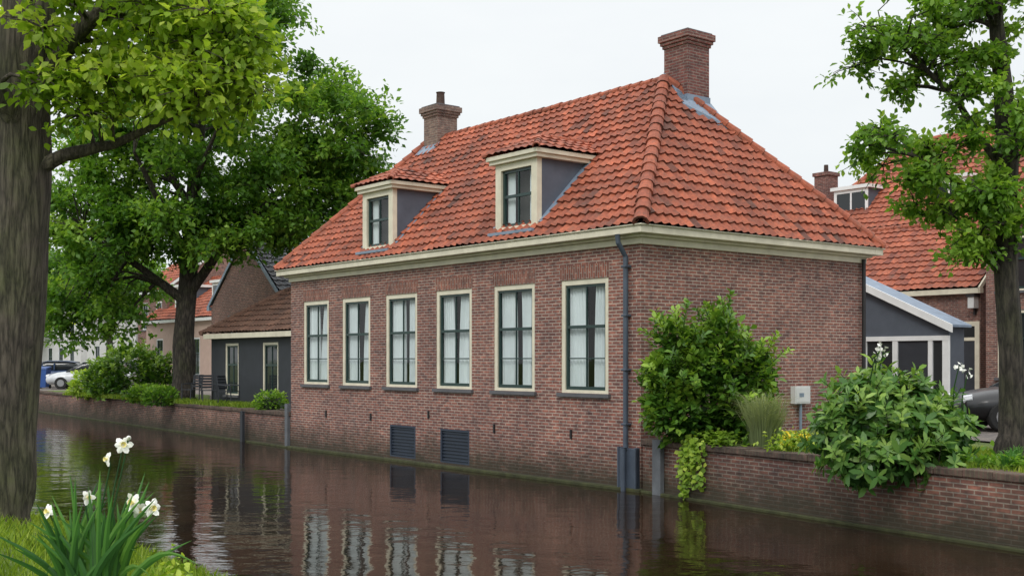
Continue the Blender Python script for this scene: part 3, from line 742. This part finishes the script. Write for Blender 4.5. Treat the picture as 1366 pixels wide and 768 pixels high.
def blossom(mb,c,r,mi=0,n=9):
    for i in range(n):
        v=Vector((random.gauss(0,1),random.gauss(0,1),random.gauss(.3,1))).normalized()
        p=Vector(c)+v*r*.5; a=v.cross(Vector((.1,.3,1))).normalized()*r*.5; b=v.cross(a).normalized()*r*.5
        mb.add([p,p+a+v*r*.3,p+a*.8+b+v*r*.35,p+b+v*r*.3],[(0,1,2,3)],mi)
mb=MB()
for c in ((5.12,16.0,2.60),(5.20,16.1,2.52),(5.07,16.05,2.46),(6.30,16.2,2.33),(6.42,16.2,2.22)):
    blossom(mb,c,.085,0,9); mb.tube([(c[0],c[1],c[2]),(c[0]-.05,c[1]+.05,c[2]-.3),(c[0]-.08,c[1]+.1,c[2]-.9)],[.007,.010,.014],5,1)
mb.build('blossoms',rb,[M_petal,L_rho])
def tuft(name,c,h,r,n,mat,w=.014):
    P=[];V=[]
    for i in range(n):
        a=random.uniform(0,6.28); q=random.random()**.7; b=Vector(c)+Vector((math.cos(a)*r*.35*q,math.sin(a)*r*.35*q,0))
        o=Vector((math.cos(a),math.sin(a),0)); H=h*random.uniform(.6,1.05); sp=r*q*random.uniform(.5,1.1)
        s=Vector((-o.y,o.x,0))*w/2
        if random.random()<.5: s=Vector((w/2,0,0))
        pts=[b, b+o*sp*.15+Vector((0,0,H*.5)), b+o*sp*.45+Vector((0,0,H*.85)), b+o*sp+Vector((0,0,H*random.uniform(.8,1.0)))]
        for k in range(3):
            w0=1-.3*k; w1=1-.3*(k+1)
            P+=[pts[k]-s*w0,pts[k]+s*w0,pts[k+1]+s*w1,pts[k+1]-s*w1]; V.append(.2+.25*k+random.random()*.2)
    return fastmesh(name,[tuple(p) for p in P],4,mat,None,V)
tuft('ornamental_grass',(4.18,19.15,.93),.95,.62,900,L_reed,.016)
tuft('iris_clump',(6.55,15.2,.93),.3,.2,60,L_narc,.03)
tuft('iris_clump',(7.0,16.0,.93),.3,.2,60,L_narc,.03)
root=empty('yellow_flower_plant'); mb=MB()
for i in range(60):
    c=(4.55+random.gauss(0,.13),18.4+random.gauss(0,.15),1.13+random.uniform(-.12,.12)); blossom(mb,c,.05,0,7); mb.tube([c,(c[0]*.5+4.55*.5,c[1]*.5+18.4*.5,.92)],[.004,.006],4,1)
mb.build('flowers',root,[M_yel,L_lime])
n=700; Pp=np.array([4.55,18.4,1.05])+rng.normal(0,1,(n,3))*np.array([.2,.2,.09])
fastmesh('leaves',leafverts(Pp,rng.normal(0,1,(n,3)),rng.normal(0,.5,(n,3))+np.array([0,0,1]),.08*np.ones(n),SH4),4,L_lime,root,rng.random(n))
def wp(d,s=0,z=0): return C+dv*d+Vector((-dv.y,dv.x,0))*s+Vector((0,0,z))
root=empty('hanging_vine'); mb=MB(); P=[];D=[];Nn=[];Vv=[];Lg=[]
for k in range(9):
    d0=1.62+random.uniform(-.26,.22); zend=random.choice([.0,.1,.3,.5,.6,.75]); pts=[]
    x=d0; z=1.05
    pts.append(wp(d0+random.uniform(-.1,.1),.45,.98)); pts.append(wp(x,-.03,1.04))
    while z>zend:
        z-=.07; x+=random.uniform(-.05,.05)+(1.62-x)*.03; pts.append(wp(x,-.09-.03*random.random(),z))
    mb.tube(pts,[.006]*len(pts),4)
    for p in pts:
        for j in range(4):
            P.append(tuple(p+Vector((random.gauss(0,.04),random.gauss(0,.03),random.gauss(0,.04)))));D.append((random.gauss(0,.6)-.3,random.gauss(0,.4)-.5,-.6+random.gauss(0,.4)));Nn.append((-.5+random.gauss(0,.3),-.7,.4));Lg.append(random.uniform(.05,.12));Vv.append(random.gauss(.4,.28))
for i in range(380):
    q=wp(1.75+random.gauss(0,.3),.2+random.gauss(0,.14),1.06+random.uniform(-.1,.13)); P.append(tuple(q));D.append((random.gauss(0,1),random.gauss(0,1),random.gauss(0,.4)));Nn.append((random.gauss(0,.3),-.3,1));Lg.append(random.uniform(.06,.11));Vv.append(random.gauss(.15,.2))
fastmesh('leaves',leafverts(np.array(P),np.array(D),np.array(Nn),np.array(Lg),SH6*np.array([1.35,1,1])),6,L_lime,root,Vv)
mb.build('stems',root,[L_lime])
P=[];D=[];Vv=[]
for i in range(3200):
    d=random.uniform(.5,14)
    if noise.noise(Vector((d*1.3,0,5)))<-.05: continue
    q=wp(d,.38+abs(random.gauss(0,.2)),GZ+.04+abs(random.gauss(0,.07))); P.append(tuple(q)); D.append((random.gauss(0,1),random.gauss(0,1),random.uniform(0,1)));Vv.append(random.gauss(.4,.25))
fastmesh('ground_cover_plants',leafverts(np.array(P),np.array(D),rng.normal(0,.5,(len(P),3))+np.array([0,0,1]),.11*rng.uniform(.6,1.3,len(P)),SH6),6,L_C,None,Vv)

# ---------------------------------------------------------------- narcissus clump
random.seed(77)
root=empty('narcissus_clump'); base=Vector((-2.36,6.5,.98)); P=[];V=[]
def ribbon(b,tip,bend,w):
    s=(tip-b).cross(Vector((0,1,.2))).normalized()
    pts=[]; n=9
    for i in range(n+1):
        q=i/n; p=b.lerp(tip,q)+bend*math.sin(q*math.pi)*.5
        pts.append((p, w*(math.sin(min(q*1.5+.25,1)*math.pi/2))*(1-q**3.5)+.0008))
    vv=random.random()
    fold=Vector((0,-.3,0))
    for i in range(n):
        (p,a),(r,c)=pts[i],pts[i+1]
        P.extend([p-s*a,p+fold*a,r+fold*c,r-s*c]); V.append(vv*.7)
        P.extend([p+fold*a,p+s*a,r+s*c,r+fold*c]); V.append(vv*.7+.25)
for i in range(70):
    a=random.uniform(0,6.28); b=base+Vector((math.cos(a)*.14,math.sin(a)*.12,0))
    sp=random.gauss(0,.19); H=random.uniform(.42,.80)*(1-.5*abs(sp))
    tip=b+Vector((sp,random.gauss(0,.12),H))
    ribbon(b,tip,Vector((-sp*.5,0,.05)),random.uniform(.014,.022))
for sp,dz in ((.62,.26),(-.32,.12),(.38,.14),(-.25,.4),(.3,.3),(.05,.8),(-.12,.78)):
    b=base+Vector((sp*.15,-.05,0)); ribbon(b,base+Vector((sp,-.05,dz)),Vector((0,0,.38 if dz<.5 else .02)),.016)
fastmesh('leaves',[tuple(p) for p in P],4,L_narc,root,V)
mb=MB()
def narc(c,r,dirv,bud=False):
    c=Vector(c); d=Vector(dirv).normalized(); t1=d.cross(Vector((0,0,1))).normalized(); t2=t1.cross(d)
    b=base+Vector((random.uniform(-.06,.06),random.uniform(-.05,.05),0))
    mb.tube([b,b.lerp(c,.5)+Vector(((c.x-b.x)*-.15,0,0)),c-Vector((0,0,.03))+(-d)*.02,c-d*.006],[.006,.005,.004,.006],6,2)
    if bud:
        mb.tube([c,c+d*r*.6+Vector((0,0,r*.3)),c+d*r*1.3+Vector((0,0,r*.5))],[.006,.014,.003],8,0); return
    for k in range(6):
        a=k*math.pi/3+random.uniform(-.1,.1); e=t1*math.cos(a)+t2*math.sin(a); f=t1*-math.sin(a)+t2*math.cos(a)
        rr=r*random.uniform(.85,1.1); cv=random.uniform(-.25,.35); ww_=1.35
        mb.add([c,c+e*rr*.45+f*rr*.26*ww_+d*rr*.05,c+e*rr*.8+f*rr*.2*ww_+d*rr*cv,c+e*rr+d*rr*cv*1.4,c+e*rr*.8-f*rr*.2*ww_+d*rr*cv,c+e*rr*.45-f*rr*.26*ww_+d*rr*.05,c+e*rr*.5+d*rr*.12],[(0,1,6),(1,2,6),(2,3,6),(3,4,6),(4,5,6),(5,0,6)],0)
    n=10
    vs=[];fs=[]
    for q,(h,ra) in enumerate(((0,.12),(.3,.2),(.42,.3))):
        for k in range(n):
            a=6.283*k/n; w=1+(.12*math.sin(a*5) if q==2 else 0); vs.append(c+(t1*math.cos(a)+t2*math.sin(a))*r*ra*w+d*r*h)
    for q in range(2):
        for k in range(n): fs.append((q*n+k,q*n+(k+1)%n,(q+1)*n+(k+1)%n,(q+1)*n+k))
    mb.add(vs,fs,1)
narc((-2.20,6.5,1.92),.055,(.6,-1,.25)); narc((-2.27,6.45,1.845),.045,(-.7,-.8,.1)); narc((-2.115,6.42,1.605),.062,(-.5,-1,.2)); narc((-2.02,6.45,1.57),.058,(.9,-.8,.1)); narc((-2.09,6.46,1.56),.05,(.2,-1,-.1))
narc((-2.40,6.5,1.625),.045,(.9,-.6,0)); narc((-2.60,6.45,1.55),.05,(-.6,-1,.3)); narc((-2.17,6.5,1.95),.04,(.5,-1,.0),True)
mb.build('flowers',root,[M_petal,M_trump,L_narc])
n=260; Pp=np.array([-1.96,6.6,1.08])+rng.normal(0,1,(n,3))*np.array([.07,.07,.09])
fastmesh('bank_weed',leafverts(Pp,rng.normal(0,1,(n,3))+np.array([0,-.3,.3]),rng.normal(0,.5,(n,3))+np.array([0,0,1]),.05*rng.uniform(.6,1.3,n),SH6),6,L_lime,None,rng.random(n))

# ---------------------------------------------------------------- background buildings
def building(name,origin,ang,L,D,z_e,z_r,wm,rm,fw=(),sw=(),hip=0,corn=M_cream,tw=.25,ov=.25,z0=.5,sash=None):
    root=empty(name,Matrix.Translation(origin)@RZ(ang))
    Ff=TR(0,L)@RZ(-math.pi/2)
    fo=[(L-t-w/2,L-t+w/2,a,b) for t,w,a,b in fw]; so=[(s-w/2,s+w/2,a,b) for s,w,a,b in sw]
    mb=MB(); wall(mb,Ff,L,z0,z_e,fo); wall(mb,Matrix.Identity(4),D,z0,z_e,so); wall(mb,TR(D,L)@RZ(math.pi),D,z0,z_e,[]); wall(mb,TR(D,0)@RZ(math.pi/2),L,z0,z_e,[])
    if not hip:
        for y in (0,L): mb.add([(0,y,z_e),(D,y,z_e),(D/2,y,z_r-.05)],[(0,1,2)],0)
    mb.build('walls',root,[wm])
    for t,w,a,b in fw: window(root,Ff,L-t,a,w,b-a,False,corn,sash or M_green,fw=.08,cols=2,rb=1,name='window')
    for t,w,a,b in sw: window(root,Matrix.Identity(4),t,a,w,b-a,False,corn,sash or M_green,fw=.08,cols=2,rb=1,name='window')
    mb=MB(); 
    mb.box(-ov,-.001,-.1,L+.1,z_e-.14,z_e+.02); mb.box(D+.001,D+ov,-.1,L+.1,z_e-.14,z_e+.02)
    if hip: mb.box(-.001,D+.001,-ov,-.001,z_e-.14,z_e+.02); mb.box(-.001,D+.001,L+.001,L+ov,z_e-.14,z_e+.02)
    else:
        for y in (-.09,L+.03):
            for sg,xa in ((1,-ov),(-1,D+ov)):
                mb.add([(xa,y,z_e-.12),(D/2,y,z_r-.08),(D/2,y,z_r+.07),(xa,y,z_e+.05),(xa,y+.06,z_e-.12),(D/2,y+.06,z_r-.08),(D/2,y+.06,z_r+.07),(xa,y+.06,z_e+.05)],[(0,1,2,3),(7,6,5,4),(0,4,5,1),(3,2,6,7),(0,3,7,4)],0)
    mb.build('cornice',root,[corn])
    oy=ov if hip else .02
    A=Vector((D/2,hip if hip else -oy,z_r)); B=Vector((D/2,L-hip if hip else L+oy,z_r)); ze_=z_e+.03
    k=dict(tw=tw,th=.32,ns=4)
    tile_poly('roof_front',root,(-ov,L+oy,ze_),(-ov,-oy,ze_),A,B,rm,**k); tile_poly('roof_back',root,(D+ov,-oy,ze_),(D+ov,L+oy,ze_),B,A,rm,**k)
    ls=[(A,B)]
    if hip:
        tile_poly('roof_end',root,(-ov,-oy,ze_),(D+ov,-oy,ze_),A,A,rm,**k); tile_poly('roof_end',root,(D+ov,L+oy,ze_),(-ov,L+oy,ze_),B,B,rm,**k)
        ls+=[((-ov,-oy,ze_),A),((-ov,L+oy,ze_),B),((D+ov,-oy,ze_),A),((D+ov,L+oy,ze_),B)]
    caps('ridge_tiles',root,ls,rm)
    return root
def chim(root,x,y,z0,z1,h=.3,m=None):
    mb=MB(); mb.box(x-h,x+h,y-h,y+h,z0,z1); mb.box(x-h-.06,x+h+.06,y-h-.06,y+h+.06,z1-.15,z1,0); mb.tube([(x,y,z1),(x,y,z1+.35)],[.1,.09],10,1); mb.build('chimney',root,[m or M_chbrick,M_tilebrown])
def bdormer(root,x,y,z,w=.7,h=1.3,depth=1.6,rm=None):
    mb=MB(); mb.box(x,x+depth,y-w,y+w,z,z+h,1); mb.box(x-.03,x,y-w,y+w,z,z+.1,0); mb.box(x-.03,x,y-w,y+w,z+h-.14,z+h,0)
    for s in (-1,1):
        a,b=sorted((y+s*w,y+s*(w-.13))); mb.box(x-.03,x,a,b,z+.1,z+h-.14,0)
    mb.box(x-.02,x,y-.04,y+.04,z+.1,z+h-.14,0); mb.box(x-.015,x-.005,y-w+.13,y+w-.13,z+.1,z+h-.14,2)
    mb.box(x-.12,x+depth,y-w-.12,y+w+.12,z+h,z+h+.14,0); mb.build('dormer',root,[M_white,M_grey,M_dglass])
an=building('tarred_annex',HW(1.5,13.7),TH,8.3,4.0,3.25,4.75,M_black,M_tilebrown,fw=[(3.95,1.05,1.25,2.95),(6.7,1.0,1.25,2.95)],hip=1.6,tw=.22)
building('gabled_brick_house',(-12.6,48.2,0),TH-math.pi/2,8,6.3,4.6,7.3,M_bbrick,M_slate,sw=[(2.0,.9,2.7,4.2),(4.3,.9,2.7,4.2)],corn=M_lead)
r=building('brick_townhouse',(-14.3,58,0),TH,11,7,4.6,7.2,M_render_pink,M_tile2,fw=[(1.5,1,1.6,3.6),(4,1,1.6,3.6),(6.5,1,1.6,3.6),(9,1,1.6,3.6)],corn=M_white); bdormer(r,.8,3,5.2); bdormer(r,.8,8,5.2)
r=building('brick_rowhouse',(-19.8,66,0),TH,4.5,7,6.4,9.2,M_bbrick,M_tile2,fw=[(1.2,.9,1.5,3.4),(3.3,.9,1.5,3.4),(1.2,.9,4.2,5.8),(3.3,.9,4.2,5.8)],corn=M_white)
r=building('white_townhouse',(-23.2,71,0),TH,9,7,5.2,7.8,M_render_white,M_slate,fw=[(1.5,1,1.5,3.4),(4.2,1,1.5,3.4),(7,1,1.5,3.4)],corn=M_white); bdormer(r,.8,4.5,5.6)
r=building('white_rowhouse',(-31.5,84,0),TH,22,8,6.0,9.0,M_render_white,M_slate,fw=[(2+i*2.6,1.1,1.6,3.4) for i in range(8)]+[(2+i*2.6,1.1,4.0,5.6) for i in range(8)],corn=M_white)
def at(o,t): return Vector(o)+LV*t
r=building('rear_brick_mansion',at((16.5,42,0),-8),TH,15.3,8,7.5,11.5,M_bbrick,M_tile2,fw=[(3,1,4.8,6.6),(5.5,1,4.8,6.6)],hip=2.6)
chim(r,2.2,15.6,6.5,10.4,.35); bdormer(r,.7,13.3,8.0,.8,1.3,2.0); bdormer(r,.7,9.0,8.0,.75,1.2,2.0); bdormer(r,.7,4.5,8.0,.75,1.2,2.0)
o_=(14.46,35.5,0)
r=building('low_brick_wing',at(o_,0),TH,10,5.2,4.6,7.05,M_bbrick,M_tile2,fw=[],z0=.5,ov=.2)
mb=MB(); Fd=TR(0,10)@RZ(-math.pi/2)
xx=10-.62
mb.box(xx-.60,xx-.45,-.03,.03,.93,3.60,0,Fd); mb.box(xx+.45,xx+.60,-.03,.03,.93,3.60,0,Fd); mb.box(xx-.45,xx+.45,-.03,.03,3.45,3.60,0,Fd); mb.box(xx-.45,xx+.45,-.03,.03,3.0,3.1,0,Fd)
mb.box(xx-.45,xx+.45,-.012,.02,.93,3.0,1,Fd); mb.box(xx-.45,xx+.45,-.01,.02,3.1,3.45,2,Fd)
mb.build('door',r,[M_cream,M_black,M_dglass])
mb=MB(); xx=10-.15; mb.box(xx-.1,xx+.1,-.3,-.02,4.0,4.35,0,Fd); mb.box(xx-.14,xx+.14,-.34,-.0,4.35,4.42,1,Fd); mb.box(xx-.03,xx+.03,-.1,0,3.8,4.0,1,Fd); mb.build('wall_lantern',r,[M_box,M_iron])
r=building('right_brick_house',at((13.6,33,0),-9),TH,9,6,6.5,9.3,M_bbrick,M_tile2,fw=[(8.15,1.0,4.35,5.9),(8.15,1.0,1.9,3.8),(5.5,1.0,4.35,5.9),(5.5,1.0,1.9,3.8)],corn=M_cream,ov=.2)
chim(r,3,8,8,10.3,.3)
rt=empty('garden_leanto',Matrix.Translation((11.0,29,0))@RZ(TH)); mb=MB()
Wl=3.4; h0,h1=3.30,4.85; DL=.75
sl=lambda y:h0+(h1-h0)*y/Wl
mb.add([(0,0,2.98),(0,Wl,2.98),(0,Wl,h1),(0,0,h0)],[(0,1,2,3)],0)
mb.box(0,.1,2.5,Wl,.9,2.98,0)
mb.box(0.02,DL,0.0,.06,.9,h0,0); mb.box(.02,DL,Wl-.06,Wl,.9,h1,0); mb.box(DL-.06,DL,.06,Wl-.06,.9,h0,0)
for a,b in ((-.02,.14),(.42,.54),(1.42,1.57),(2.36,2.5)): mb.box(-.04,.06,a,b,.9,2.9,1)
mb.box(-.05,.06,-.02,2.5,2.9,3.02,1)
mb.box(0.0,.03,.54,1.42,.93,2.9,2)
mb.box(0.01,.03,.14,.42,.93,2.9,3); mb.box(0.01,.03,1.57,2.36,1.6,2.9,3); mb.box(-.01,.03,1.57,2.36,.9,1.6,1); mb.box(-.015,.02,1.93,1.99,1.6,2.9,1)
mb.add([(-.15,-.15,sl(-.15)),(DL+.1,-.15,sl(-.15)),(DL+.1,Wl,sl(Wl)),(-.15,Wl,sl(Wl)),(-.15,-.15,sl(-.15)+.06),(DL+.1,-.15,sl(-.15)+.06),(DL+.1,Wl,sl(Wl)+.06),(-.15,Wl,sl(Wl)+.06)],[(0,3,2,1),(4,5,6,7),(0,1,5,4),(1,2,6,5),(2,3,7,6)],4)
mb.add([(-.18,-.2,sl(-.2)-.12),(-.18,Wl,sl(Wl)-.12),(-.18,Wl,sl(Wl)+.08),(-.18,-.2,sl(-.2)+.08),(-.13,-.2,sl(-.2)-.12),(-.13,Wl,sl(Wl)-.12),(-.13,Wl,sl(Wl)+.08),(-.13,-.2,sl(-.2)+.08)],[(3,2,1,0),(4,5,6,7),(0,1,5,4),(2,3,7,6),(0,4,7,3)],1)
mb.build('leanto_body',rt,[M_grey,M_white,M_black,M_dglass,M_lead])

# ---------------------------------------------------------------- cars
def carpaint(name,c):
    m,nt,b=newmat(name)
    nt.links.new(mixc(nt,'MULTIPLY',1.0,c,ramp(nt,noisen(nt,4,4,tc(nt,'Object')),[(.3,(.85,.85,.85)),(.7,(1.1,1.1,1.1))])),b.inputs['Base Color'])
    b.inputs['Roughness'].default_value=.35; b.inputs['Coat Weight'].default_value=.25; b.inputs['Coat Roughness'].default_value=.1; return m
M_tyre=plain('tyre',(.02,.02,.02),.85,.1); M_rim=plain('rim',(.4,.4,.42),.3,.1,metal=.8); M_lamp=plain('headlamp',(.7,.72,.75),.15,.05)
def car(name,loc,ang,paint):
    root=empty(name,Matrix.Translation(loc)@RZ(ang))
    def loft(secs,mi,mb,n=14,p=3.2):
        k=len(mb.v)
        for x,zb,zt,hw in secs:
            for j in range(n):
                a=2*math.pi*j/n; cc,ss=math.cos(a),math.sin(a)
                y=hw*math.copysign(abs(cc)**(2/p),cc); z=(zb+zt)/2+(zt-zb)/2*math.copysign(abs(ss)**(2/p),ss)
                mb.v.append((x,y,z))
        for i in range(len(secs)-1):
            for j in range(n): mb.f.append((k+i*n+j,k+i*n+(j+1)%n,k+(i+1)*n+(j+1)%n,k+(i+1)*n+j)); mb.m.append(mi)
        mb.f.append(tuple(k+j for j in range(n))[::-1]); mb.m.append(mi); mb.f.append(tuple(k+(len(secs)-1)*n+j for j in range(n))); mb.m.append(mi)
    mb=MB(); loft([(0,.35,.6,.62),(.08,.25,.72,.78),(.5,.2,.84,.86),(1.1,.2,.93,.87),(2.2,.2,.95,.88),(3.3,.2,.96,.87),(3.9,.25,.95,.82),(4.15,.3,.88,.75),(4.2,.4,.75,.66)],0,mb)
    mb.build('body',root,[paint],smooth=True)
    mb=MB(); loft([(1.0,.85,.92,.72),(1.35,.85,1.12,.72),(1.75,.85,1.36,.66),(2.0,.85,1.42,.64),(3.0,.85,1.42,.64),(3.5,.85,1.32,.66),(3.85,.85,1.1,.68),(4.0,.85,.95,.66)],0,mb,16,3.6)
    mb.build('greenhouse',root,[M_dglass],smooth=True)
    mb=MB(); loft([(1.75,1.33,1.385,.58),(2.0,1.36,1.445,.60),(3.0,1.36,1.445,.60),(3.45,1.3,1.37,.58)],0,mb)
    for x in (2.35,): mb.box(x,x+.07,-.70,-.62,.93,1.3,0); mb.box(x,x+.07,.62,.70,.93,1.3,0)
    mb.build('roof',root,[paint],smooth=False)
    mb=MB()
    for x in (.78,3.35):
        for s in (-1,1):
            a,b=s*.68,s*.89; mb.tube([(x,a,.31),(x,s*.86,.31),(x,b,.31)],[.31,.31,.28],20,0); mb.tube([(x,s*.87,.31),(x,s*.9,.31)],[.19,.17],12,1)
    mb.build('wheels',root,[M_tyre,M_rim],smooth=False)
    mb=MB()
    for s in (-1,1): mb.tube([(.06,s*.58,.64),(.22,s*.66,.68)],[.10,.09],8,0); a,b=sorted((s*.86,s*1.0)); mb.box(1.35,1.5,a,b,.95,1.07,1)
    mb.build('lamps_and_mirrors',root,[M_lamp,M_black]); return root
car('parked_car',(9.30,24.3,GZ),math.radians(-4),carpaint('car_black',(.008,.009,.012)))
car('parked_car',(-23.6,58.6,GZ),math.radians(8),carpaint('car_white',(.6,.62,.65)))
car('parked_car',(-27.2,62.5,GZ),math.radians(8),carpaint('car_blue',(.03,.06,.14)))
car('parked_car',(-25.5,69,GZ),math.radians(8),carpaint('car_dark_grey',(.05,.05,.055)))
M_blue=plain('bin_blue',(.03,.09,.3),.5,.1)
def wbin(p):
    mb=MB(); x,y=p
    mb.add([(x-.22,y-.25,GZ+.06),(x+.22,y-.25,GZ+.06),(x+.22,y+.25,GZ+.06),(x-.22,y+.25,GZ+.06),(x-.29,y-.32,GZ+1.0),(x+.29,y-.32,GZ+1.0),(x+.29,y+.32,GZ+1.0),(x-.29,y+.32,GZ+1.0)],[(0,3,2,1),(4,5,6,7),(0,1,5,4),(1,2,6,5),(2,3,7,6),(3,0,4,7)],0)
    mb.add([(x-.31,y-.34,GZ+1.0),(x+.31,y-.34,GZ+1.0),(x+.31,y+.34,GZ+1.08),(x-.31,y+.34,GZ+1.08),(x-.29,y-.32,GZ+1.06),(x+.29,y-.32,GZ+1.06),(x+.29,y+.34,GZ+1.14),(x-.29,y+.34,GZ+1.14)],[(4,5,6,7),(0,1,5,4),(1,2,6,5),(2,3,7,6),(3,0,4,7)],0)
    for s in (-.24,.24): mb.tube([(x+s-.03,y+.3,GZ+.1),(x+s+.03,y+.3,GZ+.1)],[.1,.1],12,1)
    mb.build('wheelie_bin',None,[M_blue,M_tyre])
wbin((-24.3,59.6))
def person(loc,ang,shirt,trous):
    root=empty('person',Matrix.Translation(loc)@RZ(ang))
    def skin(name,vs,es,rs,mat,sub=1):
        me=bpy.data.meshes.new(name); me.from_pydata(vs,es,[]); me.materials.append(mat); o=bpy.data.objects.new(name,me); link(o,root)
        o.modifiers.new('skin','SKIN'); 
        for v,r in zip(me.skin_vertices[0].data,rs): v.radius=r
        me.skin_vertices[0].data[0].use_root=True
        s=o.modifiers.new('s','SUBSURF'); s.levels=sub; s.render_levels=sub
        return o
    sk=plain('skin_tone',(.45,.26,.18),.5,.05)
    skin('legs',[(0,0,.95),(.09,0,.9),(.10,-.02,.5),(.10,.02,.08),(.10,-.14,.04),(-.09,0,.9),(-.10,.04,.5),(-.11,.1,.08),(-.11,-.05,.04)],[(0,1),(1,2),(2,3),(3,4),(0,5),(5,6),(6,7),(7,8)],[(.13,.1),(.09,.09),(.065,.065),(.045,.045),(.04,.03),(.09,.09),(.065,.065),(.045,.045),(.04,.03)],trous)
    skin('torso_arms',[(0,0,.98),(0,0,1.2),(0,0,1.4),(0,0,1.47),(.17,0,1.42),(.23,.03,1.15),(.22,-.06,.92),(-.17,0,1.42),(-.24,.03,1.15),(-.2,-.12,.95)],[(0,1),(1,2),(2,3),(2,4),(4,5),(5,6),(2,7),(7,8),(8,9)],[(.15,.11),(.15,.1),(.17,.1),(.06,.06),(.07,.07),(.05,.05),(.04,.04),(.07,.07),(.05,.05),(.04,.04)],shirt)
    skin('head',[(0,0,1.45),(0,-.01,1.54),(0,-.01,1.62),(0,0,1.72)],[(0,1),(1,2),(2,3)],[(.05,.05),(.055,.06),(.075,.09),(.05,.06)],sk,2)
    skin('hair',[(0,.03,1.62),(0,.02,1.70),(0,0,1.745)],[(0,1),(1,2)],[(.078,.08),(.08,.09),(.05,.06)],M_dark,2)
    mb=MB()
    for x,y,z in ((.22,-.09,.86),(-.19,-.15,.88)):
        mb.box(x-.018,x+.018,y-.035,y+.035,z-.05,z+.03)
        for k in range(4): mb.box(x-.01,x+.01,y-.033+k*.018,y-.02+k*.018,z-.12-.01*(k in (1,2)),z-.05)
        mb.box(x-.01,x+.01,y-.055,y-.038,z-.06,z)
    mb.build('hands',root,[sk],bevel=.004)
person((-25.0,60.6,GZ),.6,plain('shirt_blue',(.05,.09,.2),.8,.1),plain('trousers_dark',(.03,.035,.06),.8,.1))
def chair(p,ang):
    root=empty('garden_chair',Matrix.Translation((p[0],p[1],GZ+.03))@RZ(ang)); mb=MB()
    for x in (-.22,.22):
        mb.tube([(x,-.24,0),(x,-.22,.44)],[.02,.02],6); mb.tube([(x,.26,0),(x,.22,.44),(x,.3,.95)],[.02,.02,.02],6); mb.tube([(x*1.1,-.22,.64),(x*1.1,.25,.66)],[.02,.02],6); mb.tube([(x*1.1,-.22,.42),(x*1.1,-.22,.64)],[.018,.018],6)
    for i in range(5): mb.box(-.24,.24,-.24+i*.095,-.165+i*.095,.44,.46)
    for i in range(5):
        z=.52+i*.09; mb.box(-.22,.22,.235+i*.014,.255+i*.014,z,z+.07)
    mb.build('frame',root,[M_black])
chair(tuple(HW(.75,20.6)[:2]),.5); chair(tuple(HW(.75,19.0)[:2]),1.2); chair(tuple(HW(.8,22.0)[:2]),-.6)
mb=MB()
q=Vector((-7.05,33.6,0)); mb.tube([(q.x,q.y,GZ),(q.x,q.y,GZ+.2),(q.x,q.y,GZ+.22)],[.16,.22,.24],14); mb.build('plant_pot',None,[M_black])

# ---------------------------------------------------------------- sky / light
w=bpy.data.worlds.new('World'); scn.world=w; w.use_nodes=True; nt=w.node_tree; bg=nt.nodes['Background']
sky=nt.nodes.new('ShaderNodeTexSky'); sky.sky_type='NISHITA'; sky.sun_disc=False; sky.sun_elevation=math.radians(45); sky.sun_rotation=math.radians(195)
geo=nt.nodes.new('ShaderNodeTexCoord').outputs['Generated']
sp=nt.nodes.new('ShaderNodeSeparateXYZ'); nt.links.new(geo,sp.inputs[0])
g=ramp(nt,sp.outputs[2],[(0,(.86,.90,.92)),(.15,(.90,.935,.955)),(.32,(.95,.98,1.0)),(1,(1,1,1))])
mr=nt.nodes.new('ShaderNodeMapRange'); nt.links.new(sp.outputs[2],mr.inputs[0]); mr.inputs[1].default_value=.3; mr.inputs[2].default_value=1; mr.inputs[3].default_value=1; mr.inputs[4].default_value=2.0
vm=nt.nodes.new('ShaderNodeVectorMath'); vm.operation='SCALE'; nt.links.new(g,vm.inputs[0]); nt.links.new(mr.outputs[0],vm.inputs['Scale'])
cl=ramp(nt,noisen(nt,2.2,5,mapping(nt,geo,scale=(1,1,3)),.55),[(.35,(.95,.96,.97)),(.65,(1.03,1.03,1.02))])
cloud=mixc(nt,'MULTIPLY',1.0,vm.outputs[0],cl)
ss=nt.nodes.new('ShaderNodeVectorMath'); ss.operation='SCALE'; nt.links.new(sky.outputs[0],ss.inputs[0]); ss.inputs['Scale'].default_value=.1
fin=mixc(nt,'MIX',.04,cloud,ss.outputs[0])
nt.links.new(fin,bg.inputs[0]); bg.inputs[1].default_value=1.0
sun=bpy.data.lights.new('sun','SUN'); sun.energy=1.2; sun.angle=math.radians(18); sun.color=(1,.97,.92)
so=bpy.data.objects.new('sun',sun); col.objects.link(so)
d=Vector((.25,.70,-.66)); so.rotation_euler=d.to_track_quat('-Z','Y').to_euler()
# camera
cd=bpy.data.cameras.new('camera'); cam=bpy.data.objects.new('camera',cd); col.objects.link(cam)
cam.location=(0,0,2.4); cam.rotation_euler=(math.pi/2,0,0); cd.sensor_width=36; cd.lens=36*1534/1366; cd.shift_y=96/1366; cd.clip_end=2000; cd.clip_start=.1
scn.camera=cam
scn.view_settings.view_transform='Standard'; scn.view_settings.look='None'; scn.view_settings.exposure=0
